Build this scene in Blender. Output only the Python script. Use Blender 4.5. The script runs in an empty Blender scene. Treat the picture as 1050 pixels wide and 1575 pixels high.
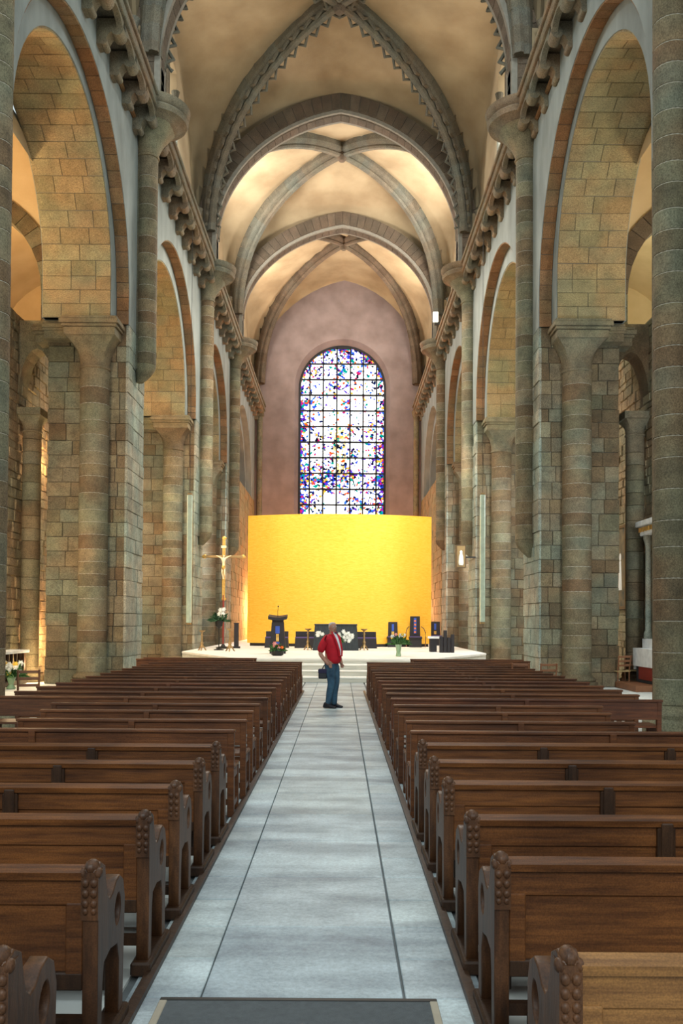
import bpy, bmesh, math, random
from mathutils import Vector, Matrix
R = random.Random(7)
PI = math.pi
sc = bpy.context.scene
# ------------------------------------------------------------------ camera, world, exposure
F = 1350.0
cam_d = bpy.data.cameras.new('camera'); cam = bpy.data.objects.new('camera', cam_d)
sc.collection.objects.link(cam); sc.camera = cam
cam.location = (0.22, 0, 1.75)
cam.rotation_euler = (Matrix.Rotation(math.radians(91.15), 3, 'X') @ Matrix.Rotation(math.radians(0.35), 3, 'Z')).to_euler()
cam_d.sensor_fit = 'VERTICAL'; cam_d.sensor_height = 36; cam_d.sensor_width = 24
cam_d.lens = F / 1575 * 36
cam_d.shift_y = (169.5 - 27) / 1575; cam_d.shift_x = 0.00127
cam_d.clip_end = 300; cam_d.clip_start = 0.05
sc.view_settings.view_transform = 'Standard'; sc.view_settings.look = 'None'
sc.view_settings.gamma = 1; sc.view_settings.use_curve_mapping = False
sc.view_settings.exposure = 0.12
w = bpy.data.worlds.new('world'); sc.world = w; w.use_nodes = True
bg = w.node_tree.nodes['Background']; bg.inputs[0].default_value = (0.80, 0.92, 0.95, 1); bg.inputs[1].default_value = 0.78

def light(kind, name, loc, energy, color, size=0.5, aim=None, sizey=None, spot=60, blend=0.6):
    d = bpy.data.lights.new(name, kind); o = bpy.data.objects.new(name, d)
    d.energy = energy; d.color = color
    if kind == 'AREA':
        d.size = size
        if sizey: d.shape = 'RECTANGLE'; d.size_y = sizey
    else: d.shadow_soft_size = size
    if kind == 'SPOT': d.spot_size = math.radians(spot); d.spot_blend = blend
    o.location = loc
    if aim is not None:
        o.rotation_euler = (Vector(aim) - Vector(loc)).to_track_quat('-Z', 'Y').to_euler()
    sc.collection.objects.link(o); return o
WARM = (1, 0.62, 0.28); COOL = (0.72, 0.86, 1.0); CREAM = (1, 0.85, 0.62)
# added soft daylight fill, unseen, far behind the camera
light('AREA', 'west_fill', (0, -14, 13), 2700, (0.86, 0.95, 0.95), 9, (0, 40, 6), 9)
# clerestory daylight in the upper bays (just inside the window panes built below)
for s in (-1, 1):
    light('AREA', 'clerestory_daylight_fill', (s*5.7, 41.6, 20.2), 1050, (1, 0.95, 0.88), 2.2, (-s*5.5, 41.6, 21.5), 3.0)
    light('AREA', 'clerestory_daylight_fill', (s*5.7, 53.3, 20.2), 1000, (1, 0.9, 0.78), 2.2, (-s*5.5, 53.3, 21.5), 3.0)
    light('AREA', 'clerestory_daylight_fill', (s*5.7, 31.0, 20.2), 90, (1, 0.88, 0.7), 2.2, (-s*5.5, 31.0, 21.0), 3.0)
    for y_, e_ in ((8.0, 420), (19.8, 480), (31.0, 280)):  # added high fill toward the pier faces; the nearest bays have no panes
        light('AREA', 'clerestory_daylight_fill', (s*5.4, y_, 20.0), e_, (0.80, 0.94, 1.0), 2.2, (-s*5.6, y_+3, 5.0), 3.0)
# choir lamps on the cornice that light the golden screen
light('SPOT', 'choir_spotlight', (-4.6, 32.0, 11.5), 2000, (1, 0.93, 0.8), 0.25, (-3.2, 40.6, 4.2), spot=50, blend=1.0)
light('SPOT', 'choir_spotlight', (4.6, 32.0, 11.5), 3800, (1, 0.93, 0.8), 0.25, (3.2, 40.6, 4.8), spot=50, blend=1.0)
light('AREA', 'dais_fill', (0, 33, 16), 1500, (1, 0.95, 0.85), 4, (0, 32, 0), 4)  # added unseen area light that brightens the dais
# lamps on the floor behind the screen
for x in (-5.0, 5.0):
    light('POINT', 'floor_lamp_light', (x*0.92, 55.5, 2.5), 1500, (1, 0.45, 0.18), 0.4)
# aisle lamps
light('POINT', 'aisle_lamp_light', (-8.75, 26.4, 6.6), 220, WARM, 0.15)
light('POINT', 'aisle_lamp_light', (-8.35, 26.6, 1.0), 260, WARM, 0.15)
light('POINT', 'aisle_lamp_light', (-8.3, 24.55, 0.5), 45, (1, 0.75, 0.42), 0.1)
light('POINT', 'aisle_lamp_light', (-8.2, 22.0, 3.0), 160, (1, 0.72, 0.42), 0.2)
light('POINT', 'aisle_lamp_light', (-11.0, 27.8, 11.6), 900, (1, 0.66, 0.30), 0.3)
light('POINT', 'aisle_lamp_light', (-11.0, 20.0, 11.6), 900, (1, 0.74, 0.42), 0.3)
light('POINT', 'aisle_lamp_light', (11.0, 28.5, 11.6), 650, (0.95, 1.0, 0.72), 0.3)
light('POINT', 'aisle_lamp_light', (11.0, 20.0, 11.6), 500, (1, 0.90, 0.66), 0.3)
for s in (-1, 1):  # soft area lights along the aisles, where no windows are built
    light('AREA', 'aisle_area_light', (s*8.6, 31, 6.0), 420, (0.9, 0.96, 1.0) if s > 0 else (1, 0.8, 0.55), 1.2, (s*7.0, 33.5, 4.0), 3)
    light('AREA', 'aisle_area_light', (s*8.6, 18, 5.0), 330, (0.85, 0.95, 1.0) if s > 0 else (1, 0.86, 0.66), 1.2, (s*6.6, 24.3, 5.0), 3)
    light('AREA', 'aisle_area_light', (s*8.6, 43, 6.0), 320, (0.95, 0.96, 1.0), 1.2, (s*6.0, 46, 5.0), 3)

# ------------------------------------------------------------------ materials
def nodes(name):
    m = bpy.data.materials.new(name); m.use_nodes = True
    nt = m.node_tree; nt.nodes.clear(); out = nt.nodes.new('ShaderNodeOutputMaterial')
    return m, nt, out
def N(nt, typ, **kw):
    n = nt.nodes.new('ShaderNode' + typ)
    for k, v in kw.items():
        if k.startswith('i_'): n.inputs[k[2:]].default_value = v
        elif k.startswith('n_'): n.inputs[int(k[2:])].default_value = v
        else: setattr(n, k, v)
    return n
def ramp(nt, cols, interp='LINEAR'):
    r = nt.nodes.new('ShaderNodeValToRGB'); r.color_ramp.interpolation = interp
    e = r.color_ramp.elements
    e.remove(e[1]); e[0].position = cols[0][0]; e[0].color = (*cols[0][1], 1)
    for p, c in cols[1:]: q = e.new(p); q.color = (*c, 1)
    return r
def mixc(nt, a, b, fac, mode='MIX'):
    n = nt.nodes.new('ShaderNodeMix'); n.data_type = 'RGBA'; n.blend_type = mode
    for sck, v in ((6, a), (7, b), (0, fac)):
        if hasattr(v, 'links') or isinstance(v, bpy.types.NodeSocket): nt.links.new(v, n.inputs[sck])
        else: n.inputs[sck].default_value = (*v, 1) if isinstance(v, tuple) else v
    return n.outputs[2]
def mat(name, col, rough=0.7, metal=0.0, col2=None, nscale=6, bump=0.0, bscale=40, spec=0.4, coord='Position', stretch=None, sheen=0):
    m, nt, out = nodes(name); L = nt.links.new
    b = N(nt, 'BsdfPrincipled'); b.inputs['Roughness'].default_value = rough; b.inputs['Metallic'].default_value = metal
    b.inputs['Specular IOR Level'].default_value = spec
    if coord == 'Position': src = N(nt, 'NewGeometry').outputs['Position']
    else: src = N(nt, 'TexCoord').outputs['Object']
    if stretch:
        mp = N(nt, 'Mapping'); mp.inputs['Scale'].default_value = stretch; L(src, mp.inputs[0]); src = mp.outputs[0]
    n1 = N(nt, 'TexNoise', i_Scale=nscale, i_Detail=5.0); L(src, n1.inputs['Vector'])
    c2 = col2 or tuple(c*0.8 for c in col)
    rr = ramp(nt, [(0.32, c2), (0.68, col)]); L(n1.outputs[0], rr.inputs[0]); L(rr.outputs[0], b.inputs['Base Color'])
    if bump:
        n2 = N(nt, 'TexNoise', i_Scale=bscale, i_Detail=4.0); L(src, n2.inputs['Vector'])
        bp = N(nt, 'Bump', i_Strength=bump, i_Distance=0.02); L(n2.outputs[0], bp.inputs['Height']); L(bp.outputs[0], b.inputs['Normal'])
    L(b.outputs[0], out.inputs[0]); return m
def stone(name, cols, rough=0.88, dirt=0.45, bump=0.5, hue=1.0, grain=0.8):
    """per-stone colour from the object's random number, plus grain, pits and stains"""
    m, nt, out = nodes(name); L = nt.links.new
    b = N(nt, 'BsdfPrincipled'); b.inputs['Roughness'].default_value = rough; b.inputs['Specular IOR Level'].default_value = 0.25
    oi = N(nt, 'ObjectInfo'); rr = ramp(nt, [((i+0.5)/len(cols), c) for i, c in enumerate(cols)]); L(oi.outputs['Random'], rr.inputs[0])
    pos = N(nt, 'NewGeometry').outputs['Position']
    n1 = N(nt, 'TexNoise', i_Scale=2.2, i_Detail=6.0, i_Roughness=0.7); L(pos, n1.inputs['Vector'])
    r1 = ramp(nt, [(0.3, (1-dirt,)*3), (0.62, (1.08, 1.06, 1.03))]); L(n1.outputs[0], r1.inputs[0])
    c = mixc(nt, rr.outputs[0], r1.outputs[0], 1.0, 'MULTIPLY')
    n2 = N(nt, 'TexNoise', i_Scale=38.0, i_Detail=5.0, i_Roughness=0.75); L(pos, n2.inputs['Vector'])
    r2 = ramp(nt, [(0.34, (0.42, 0.40, 0.38)), (0.66, (1.45, 1.45, 1.42))]); L(n2.outputs[0], r2.inputs[0])
    c = mixc(nt, c, r2.outputs[0], grain, 'MULTIPLY')
    n4 = N(nt, 'TexNoise', i_Scale=0.8, i_Detail=2.0); L(pos, n4.inputs['Vector'])
    r4 = ramp(nt, [(0.4, (1.12, 0.99, 0.86)), (0.6, (0.92, 1.03, 0.98))]); L(n4.outputs[0], r4.inputs[0])
    c = mixc(nt, c, r4.outputs[0], hue, 'MULTIPLY')
    if name == 'floor_slab':  # crosswise colour bands paint the light falling between the pew rows
        mp = N(nt, 'Mapping'); mp.inputs['Scale'].default_value = (0.35, 1.5, 1); L(pos, mp.inputs[0])
        n5 = N(nt, 'TexNoise', i_Scale=1.6, i_Detail=4.0); L(mp.outputs[0], n5.inputs['Vector'])
        r5 = ramp(nt, [(0.40, (0.62, 0.63, 0.66)), (0.56, (1.12, 1.12, 1.12))]); L(n5.outputs[0], r5.inputs[0])
        c = mixc(nt, c, r5.outputs[0], 0.9, 'MULTIPLY')
    L(c, b.inputs['Base Color'])
    bp = N(nt, 'Bump', i_Strength=bump, i_Distance=0.03); L(n2.outputs[0], bp.inputs['Height']); L(bp.outputs[0], b.inputs['Normal'])
    L(b.outputs[0], out.inputs[0]); return m
def emit(name, col, s):
    m, nt, out = nodes(name); e = N(nt, 'Emission'); e.inputs[0].default_value = (*col, 1); e.inputs[1].default_value = s
    nt.links.new(e.outputs[0], out.inputs[0]); return m
M = {}
M['ashlar'] = stone('ashlar', [(0.13,0.095,0.060),(0.17,0.145,0.095),(0.21,0.185,0.13),(0.165,0.16,0.125),(0.15,0.115,0.075),(0.19,0.175,0.13)])
M['paleashlar'] = stone('pale_ashlar', [(0.27,0.29,0.265),(0.32,0.34,0.31),(0.24,0.25,0.22),(0.35,0.36,0.32)], dirt=0.5)
M['drum'] = stone('drum_stone', [(0.155,0.115,0.075),(0.20,0.17,0.115),(0.185,0.17,0.13),(0.235,0.205,0.14),(0.165,0.13,0.085)])
M['soffit'] = stone('soffit_stone', [(0.26,0.20,0.115),(0.29,0.225,0.13),(0.27,0.22,0.14),(0.31,0.245,0.145)], dirt=0.3)
M['brown'] = stone('brown_voussoir', [(0.20,0.105,0.05),(0.25,0.135,0.065),(0.20,0.12,0.07),(0.26,0.155,0.085)], dirt=0.3)
M['rib'] = stone('rib_stone', [(0.10,0.075,0.055),(0.12,0.09,0.065),(0.13,0.10,0.075),(0.095,0.072,0.052)], dirt=0.3, hue=0.35)
M['greyrib'] = stone('grey_rib_stone', [(0.125,0.11,0.085),(0.145,0.128,0.098),(0.13,0.125,0.105)], dirt=0.3, hue=0.5)
M['cornice'] = stone('cornice_stone', [(0.20,0.16,0.12),(0.23,0.175,0.12),(0.19,0.165,0.13)], dirt=0.4)
M['mortar'] = mat('mortar', (0.22,0.20,0.16), 0.95, nscale=8, bump=0.4)
M['lightmortar'] = mat('light_mortar', (0.52,0.47,0.40), 0.95, nscale=8, bump=0.4)
M['palemortar'] = mat('pale_mortar', (0.40,0.36,0.28), 0.95, nscale=8, bump=0.3)
M['wall'] = mat('spandrel_render', (0.25,0.275,0.255), 0.9, col2=(0.17,0.185,0.17), nscale=1.4, bump=0.5, bscale=25, stretch=(1,1,0.45))
M['plaster'] = mat('vault_plaster', (0.37,0.285,0.17), 0.92, col2=(0.25,0.18,0.10), nscale=0.7, bump=0.25, bscale=18)
M['aisleplaster'] = mat('aisle_plaster', (0.60,0.47,0.29), 0.92, col2=(0.48,0.36,0.21), nscale=0.8, bump=0.2, bscale=18)
M['endwall'] = mat('choir_wall_render', (0.27,0.215,0.205), 0.92, col2=(0.19,0.145,0.135), nscale=0.9, bump=0.3, bscale=20)
M['rubble'] = stone('rubble', [(0.30,0.23,0.15),(0.40,0.33,0.23),(0.24,0.20,0.15)], dirt=0.6, bump=0.9)
M['tile'] = stone('floor_slab', [(0.50,0.58,0.61),(0.38,0.45,0.49),(0.50,0.57,0.58),(0.42,0.48,0.51)], rough=0.5, dirt=0.35, bump=0.12, hue=0.0, grain=0.35)
M['joint'] = mat('floor_joint', (0.16,0.17,0.17), 0.9)
M['paving'] = mat('side_paving', (0.72,0.73,0.68), 0.7, col2=(0.55,0.56,0.53), nscale=2)
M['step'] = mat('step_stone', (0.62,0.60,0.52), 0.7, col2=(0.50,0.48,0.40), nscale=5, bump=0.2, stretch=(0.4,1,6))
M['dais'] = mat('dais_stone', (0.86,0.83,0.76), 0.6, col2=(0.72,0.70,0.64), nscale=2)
def wood(name, a, b_, rough=0.42, sx=(0.8, 12, 12)):
    m, nt, out = nodes(name); L = nt.links.new
    b = N(nt, 'BsdfPrincipled'); b.inputs['Roughness'].default_value = rough; b.inputs['Specular IOR Level'].default_value = 0.3
    pos = N(nt, 'NewGeometry').outputs['Position']; mp = N(nt, 'Mapping'); mp.inputs['Scale'].default_value = sx; L(pos, mp.inputs[0])
    n1 = N(nt, 'TexNoise', i_Scale=3.0, i_Detail=7.0, i_Roughness=0.65); L(mp.outputs[0], n1.inputs['Vector'])
    rr = ramp(nt, [(0.3, b_), (0.7, a)]); L(n1.outputs[0], rr.inputs[0])
    n2 = N(nt, 'TexNoise', i_Scale=1.3, i_Detail=3.0); L(pos, n2.inputs['Vector'])
    r2 = ramp(nt, [(0.35, (0.55, 0.5, 0.5)), (0.65, (1.2, 1.15, 1.1))]); L(n2.outputs[0], r2.inputs[0])
    c = mixc(nt, rr.outputs[0], r2.outputs[0], 0.8, 'MULTIPLY')
    n3 = N(nt, 'TexNoise', i_Scale=160.0, i_Detail=2.0); L(pos, n3.inputs['Vector'])
    r3 = ramp(nt, [(0.35, (0.65, 0.65, 0.65)), (0.65, (1.25, 1.25, 1.25))]); L(n3.outputs[0], r3.inputs[0])
    c = mixc(nt, c, r3.outputs[0], 0.6, 'MULTIPLY')
    L(c, b.inputs['Base Color'])
    bp = N(nt, 'Bump', i_Strength=0.25, i_Distance=0.01); L(n1.outputs[0], bp.inputs['Height']); L(bp.outputs[0], b.inputs['Normal'])
    L(b.outputs[0], out.inputs[0]); return m
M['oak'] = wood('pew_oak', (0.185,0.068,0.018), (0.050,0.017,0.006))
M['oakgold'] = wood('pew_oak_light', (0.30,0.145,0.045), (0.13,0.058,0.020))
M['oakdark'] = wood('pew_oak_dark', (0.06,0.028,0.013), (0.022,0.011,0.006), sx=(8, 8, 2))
M['oakend'] = wood('pew_end_oak', (0.13,0.055,0.022), (0.040,0.018,0.009), rough=0.45, sx=(8, 8, 1.5))
M['bench'] = wood('bench_wood', (0.165,0.058,0.018), (0.058,0.020,0.007))
M['benchred'] = wood('bench_wood_red', (0.16,0.05,0.018), (0.06,0.02,0.009))
M['black'] = mat('black_wood', (0.020,0.017,0.020), 0.5)
M['darkmetal'] = mat('dark_metal', (0.035,0.033,0.03), 0.5, 0.6)
M['altar'] = mat('slate_altar', (0.035,0.045,0.052), 0.6, col2=(0.018,0.024,0.030), nscale=5, stretch=(6,1,1))
M['purple'] = mat('purple_cushion', (0.10,0.07,0.19), 0.9)
M['blue'] = mat('blue_enamel', (0.04,0.10,0.50), 0.4)
M['gold'] = mat('gilding', (0.80,0.50,0.14), 0.35, 0.75, col2=(0.55,0.30,0.07), nscale=12)
M['bronze'] = mat('bronze', (0.38,0.25,0.11), 0.42, 0.7)
M['ivory'] = mat('ivory', (0.85,0.72,0.45), 0.5)
M['redpaint'] = mat('red_pole', (0.25,0.03,0.02), 0.5)
M['leaf'] = mat('leaf_green', (0.09,0.22,0.05), 0.6, col2=(0.03,0.10,0.03), nscale=20)
M['leafdark'] = mat('leaf_dark', (0.05,0.13,0.05), 0.6, col2=(0.02,0.07,0.03), nscale=20)
M['white'] = mat('white_petal', (0.90,0.90,0.84), 0.6)
M['orange'] = mat('orange_petal', (0.85,0.20,0.03), 0.6)
M['yellowp'] = mat('yellow_petal', (0.90,0.62,0.08), 0.6)
M['pink'] = mat('pink_petal', (0.8,0.35,0.32), 0.6)
M['linen'] = mat('white_linen', (0.82,0.84,0.84), 0.8)
M['straw'] = mat('straw_seat', (0.50,0.36,0.16), 0.8)
M['chairwood'] = mat('chair_wood', (0.24,0.10,0.045), 0.5)
M['skin'] = mat('skin', (0.45,0.235,0.155), 0.55, col2=(0.36,0.175,0.115), nscale=14)
M['hair'] = mat('grey_hair', (0.50,0.49,0.49), 0.8, nscale=60)
M['shirt'] = mat('red_shirt', (0.55,0.008,0.022), 0.8, col2=(0.40,0.005,0.015), nscale=9)
M['tee'] = mat('white_tee', (0.85,0.88,0.90), 0.8)
M['navy'] = mat('navy_lining', (0.03,0.025,0.06), 0.9)
M['jeans'] = mat('denim', (0.045,0.11,0.17), 0.85, col2=(0.015,0.04,0.07), nscale=7)
M['shoe'] = mat('black_leather', (0.012,0.012,0.018), 0.45)
M['eye'] = mat('eye_white', (0.7,0.68,0.66), 0.3)
M['lip'] = mat('lips', (0.42,0.17,0.14), 0.5)
M['mat'] = mat('grey_floor_mat', (0.115,0.125,0.13), 0.95, nscale=30, bump=0.6, bscale=200)
M['matedge'] = mat('mat_edging', (0.42,0.36,0.27), 0.7)
M['lead'] = mat('window_lead', (0.012,0.012,0.016), 0.6)
M['paint'] = mat('dark_painting', (0.20,0.15,0.08), 0.6, col2=(0.04,0.05,0.05), nscale=3)
M['frame'] = mat('picture_frame', (0.12,0.07,0.03), 0.5)
M['tube'] = mat('frosted_tube', (0.50,0.62,0.50), 0.35)
M['lampon'] = emit('lamp_glow', (1, 0.85, 0.6), 14)
M['paneglow'] = emit('bright_window', (1.0, 0.95, 0.84), 3.0)
# woven gold screen
m, nt, out = nodes('gold_screen'); L = nt.links.new
b = N(nt, 'BsdfPrincipled'); b.inputs['Roughness'].default_value = 0.5; b.inputs['Specular IOR Level'].default_value = 0.3
pos = N(nt, 'NewGeometry').outputs['Position']; mp = N(nt, 'Mapping'); mp.inputs['Scale'].default_value = (0.5, 0.5, 2.2); L(pos, mp.inputs[0])
n1 = N(nt, 'TexNoise', i_Scale=9.0, i_Detail=6.0, i_Roughness=0.7); L(mp.outputs[0], n1.inputs['Vector'])
rr = ramp(nt, [(0.3, (0.90, 0.43, 0.025)), (0.7, (0.98, 0.56, 0.075))]); L(n1.outputs[0], rr.inputs[0]); L(rr.outputs[0], b.inputs['Base Color'])
bp = N(nt, 'Bump', i_Strength=0.5, i_Distance=0.03); L(n1.outputs[0], bp.inputs['Height']); L(bp.outputs[0], b.inputs['Normal'])
L(b.outputs[0], out.inputs[0]); M['screen'] = m
# stained glass: daylight through small dabs of colour, thicker towards the rim
m, nt, out = nodes('stained_glass'); L = nt.links.new
pos = N(nt, 'NewGeometry').outputs['Position']; sep = N(nt, 'SeparateXYZ'); L(pos, sep.inputs[0])
def mth(op, a, b=None, c=None):
    n = N(nt, 'Math', operation=op)
    for i, v in enumerate((a, b, c)):
        if v is None: continue
        if isinstance(v, bpy.types.NodeSocket): L(v, n.inputs[i])
        else: n.inputs[i].default_value = v
    return n.outputs[0]
ax = mth('ABSOLUTE', mth('SUBTRACT', sep.outputs[0], 0.28)); zz = sep.outputs[2]
rad = mth('SQRT', mth('ADD', mth('POWER', ax, 2.0), mth('POWER', mth('MAXIMUM', mth('SUBTRACT', zz, 17.95), 0.0), 2.0)))
rim = mth('MULTIPLY', mth('POWER', mth('DIVIDE', rad, 2.95), 8.0), 0.75)
low = mth('MULTIPLY', mth('SUBTRACT', 1.0, mth('MINIMUM', mth('ABSOLUTE', mth('DIVIDE', mth('SUBTRACT', zz, 11.6), 1.5)), 1.0)), 0.42)
n0 = N(nt, 'TexNoise', i_Scale=0.9, i_Detail=3.0); L(pos, n0.inputs['Vector'])
patch = mth('MULTIPLY', mth('SUBTRACT', n0.outputs[0], 0.45), 1.7)
p = mth('ADD', mth('ADD', mth('ADD', rim, low), patch), 0.16)
nw = N(nt, 'TexNoise', i_Scale=3.0); L(pos, nw.inputs['Vector'])
wp = mixc(nt, pos, nw.outputs[1], 0.06)
v1 = N(nt, 'TexVoronoi', i_Scale=8.0); L(wp, v1.inputs['Vector'])
vs = N(nt, 'SeparateColor'); L(v1.outputs['Color'], vs.inputs[0])
mask = mth('LESS_THAN', vs.outputs[0], p)
hr = ramp(nt, [(0.0,(0.03,0.08,0.9)),(0.18,(0.16,0.03,0.60)),(0.32,(0.75,0.02,0.16)),(0.42,(1.0,0.12,0.02)),(0.52,(1.0,0.62,0.05)),(0.60,(0.0,0.40,0.32)),(0.68,(0.01,0.02,0.12)),(0.80,(0.04,0.20,0.85)),(0.87,(0.004,0.004,0.02))], 'CONSTANT')
L(vs.outputs[1], hr.inputs[0])
v2 = N(nt, 'TexVoronoi', i_Scale=9.0); v2.feature = 'DISTANCE_TO_EDGE'; L(wp, v2.inputs['Vector'])
base = mixc(nt, (0.80, 0.93, 1.0), (1.0, 0.98, 0.9), vs.outputs[2])
col = mixc(nt, base, hr.outputs[0], mask)
fig = mth('LESS_THAN', mth('ADD', mth('POWER', mth('DIVIDE', mth('SUBTRACT', sep.outputs[0], 0.1), 0.45), 2.0), mth('POWER', mth('DIVIDE', mth('SUBTRACT', zz, 13.6), 1.9), 2.0)), 1.0)
figm = mth('MULTIPLY', fig, mth('LESS_THAN', vs.outputs[1], 0.45))
col = mixc(nt, col, (0.75, 0.58, 0.22), figm)
strg = mth('MULTIPLY', mth('ADD', mth('MULTIPLY', mth('GREATER_THAN', v2.outputs[0], 0.014), 2.0), 0.35), mth('SUBTRACT', 1.0, mth('MULTIPLY', mask, 0.5)))
e = N(nt, 'Emission'); L(col, e.inputs[0]); L(strg, e.inputs[1]); L(e.outputs[0], out.inputs[0]); M['glass'] = m
# clear vase glass
m, nt, out = nodes('vase_glass'); b = N(nt, 'BsdfPrincipled'); b.inputs['Base Color'].default_value = (0.45, 0.65, 0.4, 1); b.inputs['Roughness'].default_value = 0.1
b.inputs['Transmission Weight'].default_value = 0.5; nt.links.new(b.outputs[0], out.inputs[0]); M['vaseglass'] = m

# ------------------------------------------------------------------ mesh helpers
class MB:
    def __init__(s): s.v = []; s.f = []
    def add(s, vs, fs):
        n = len(s.v); s.v += [tuple(p) for p in vs]; s.f += [tuple(i + n for i in f) for f in fs]; return s
    def box(s, x0, x1, y0, y1, z0, z1):
        x0, x1 = min(x0, x1), max(x0, x1)
        return s.add([(x0,y0,z0),(x1,y0,z0),(x1,y1,z0),(x0,y1,z0),(x0,y0,z1),(x1,y0,z1),(x1,y1,z1),(x0,y1,z1)],
                     [(0,3,2,1),(4,5,6,7),(0,1,5,4),(1,2,6,5),(2,3,7,6),(3,0,4,7)])
    def lathe(s, prof, c=(0,0,0), n=20, a0=0, a1=2*PI):
        full = abs(a1 - a0 - 2*PI) < 1e-6; k = n if full else n + 1; vs = []
        for r, z in prof:
            for i in range(k):
                a = a0 + (a1 - a0)*i/n; vs.append((c[0] + r*math.cos(a), c[1] + r*math.sin(a), c[2] + z))
        fs = []
        for j in range(len(prof) - 1):
            for i in range(n):
                i2 = (i + 1) % k if full else i + 1
                fs.append((j*k+i, j*k+i2, (j+1)*k+i2, (j+1)*k+i))
        if prof[0][0] > 1e-5: fs.append(tuple(range(k-1, -1, -1)))
        if prof[-1][0] > 1e-5: fs.append(tuple((len(prof)-1)*k + i for i in range(k)))
        return s.add(vs, fs)
    def tube(s, pts, r, n=8, caps=True):
        pts = [Vector(p) for p in pts]; rs = r if isinstance(r, (list, tuple)) else [r]*len(pts); vs = []
        up = Vector((0,0,1))
        for i, p in enumerate(pts):
            d = (pts[min(i+1, len(pts)-1)] - pts[max(i-1, 0)]).normalized()
            a = d.cross(up if abs(d.z) < 0.95 else Vector((0,1,0))).normalized(); b_ = d.cross(a).normalized()
            for k in range(n):
                t = 2*PI*k/n; vs.append(p + a*math.cos(t)*rs[i] + b_*math.sin(t)*rs[i])
        fs = [(j*n+k, j*n+(k+1) % n, (j+1)*n+(k+1) % n, (j+1)*n+k) for j in range(len(pts)-1) for k in range(n)]
        if caps: fs += [tuple(range(n-1,-1,-1)), tuple((len(pts)-1)*n+k for k in range(n))]
        return s.add(vs, fs)
    def sweep(s, secs):
        """secs: list of equal-length closed rings"""
        n = len(secs[0]); vs = [p for q in secs for p in q]
        fs = [(j*n+k, j*n+(k+1) % n, (j+1)*n+(k+1) % n, (j+1)*n+k) for j in range(len(secs)-1) for k in range(n)]
        fs += [tuple(range(n-1,-1,-1)), tuple((len(secs)-1)*n+k for k in range(n))]
        return s.add(vs, fs)
    def ball(s, c, rx, ry=None, rz=None, n=10, m_=7):
        ry = ry or rx; rz = rz or rx
        prof = [(math.sin(PI*j/m_), -math.cos(PI*j/m_)) for j in range(m_+1)]; k = n; vs = []
        for r, z in prof:
            for i in range(k): vs.append((c[0]+rx*r*math.cos(2*PI*i/k), c[1]+ry*r*math.sin(2*PI*i/k), c[2]+rz*z))
        return s.add(vs, [(j*k+i, j*k+(i+1)%k, (j+1)*k+(i+1)%k, (j+1)*k+i) for j in range(m_) for i in range(k)])
    def mesh(s, name, m, smooth=False, bevel=0, recalc=True):
        me = bpy.data.meshes.new(name); bm = bmesh.new()
        vv = [bm.verts.new(p) for p in s.v]
        for f in s.f:
            try: bm.faces.new([vv[i] for i in f])
            except ValueError: pass
        if smooth: bmesh.ops.remove_doubles(bm, verts=bm.verts[:], dist=1e-5)
        if recalc: bmesh.ops.recalc_face_normals(bm, faces=bm.faces[:])
        if bevel: bmesh.ops.bevel(bm, geom=bm.edges[:], offset=bevel, segments=1, affect='EDGES')
        bm.to_mesh(me); bm.free()
        if smooth:
            for p in me.polygons: p.use_smooth = True
            me.set_sharp_from_angle(angle=math.radians(38))
        me.materials.append(m); return me
def link(name, me, parent=None, loc=None, rot=None, scale=None):
    o = bpy.data.objects.new(name, me); sc.collection.objects.link(o)
    if parent is not None:
        o.parent = parent
    if loc is not None: o.location = loc
    if rot is not None: o.rotation_euler = rot
    if scale is not None: o.scale = scale
    return o
def thing(name, label, cat, loc=(0,0,0), rz=0, group=None):
    o = bpy.data.objects.new(name, None); sc.collection.objects.link(o); o.location = loc; o.rotation_euler = (0,0,rz)
    o.empty_display_size = 0.1
    return tag(o, label, cat, group)
def tag(o, label, cat, group=None):
    o['label'] = label; o['category'] = cat
    if group: o['group'] = group
    return o
def struct(o): o['kind'] = 'structure'; return o
def part(name, mb, m, parent, smooth=False, bevel=0, label=None):
    o = link(name, mb.mesh(name, m, smooth, bevel), parent)
    if label: o['label'] = label
    return o
_bc = {}
def bbox_mesh(w, d, h, m, bev=0.012, name='block'):
    k = (round(w, 2), round(d, 2), round(h, 2), m.name, bev)
    if k not in _bc: _bc[k] = MB().box(-k[0]/2, k[0]/2, -k[1]/2, k[1]/2, -k[2]/2, k[2]/2).mesh(name, m, bevel=bev)
    return _bc[k]
def block(name, x0, x1, y0, y1, z0, z1, m, parent, off=(0,0,0), bev=0.012):
    x0, x1 = min(x0, x1), max(x0, x1)
    return link(name, bbox_mesh(x1-x0, y1-y0, z1-z0, m, bev, name), parent, ((x0+x1)/2-off[0], (y0+y1)/2-off[1], (z0+z1)/2-off[2]))
def copy_tree(o, parent=None):
    c = o.copy(); sc.collection.objects.link(c); c.parent = parent
    for ch in o.children: copy_tree(ch, c)
    return c
def ordinal(n): return ['first','second','third','fourth','fifth','sixth','seventh','eighth','ninth','tenth','eleventh','twelfth','thirteenth','fourteenth','fifteenth','sixteenth','seventeenth','eighteenth','nineteenth','twentieth','twenty-first','twenty-second','twenty-third','twenty-fourth'][n]
SIDE = {-1: 'left', 1: 'right'}

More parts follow.
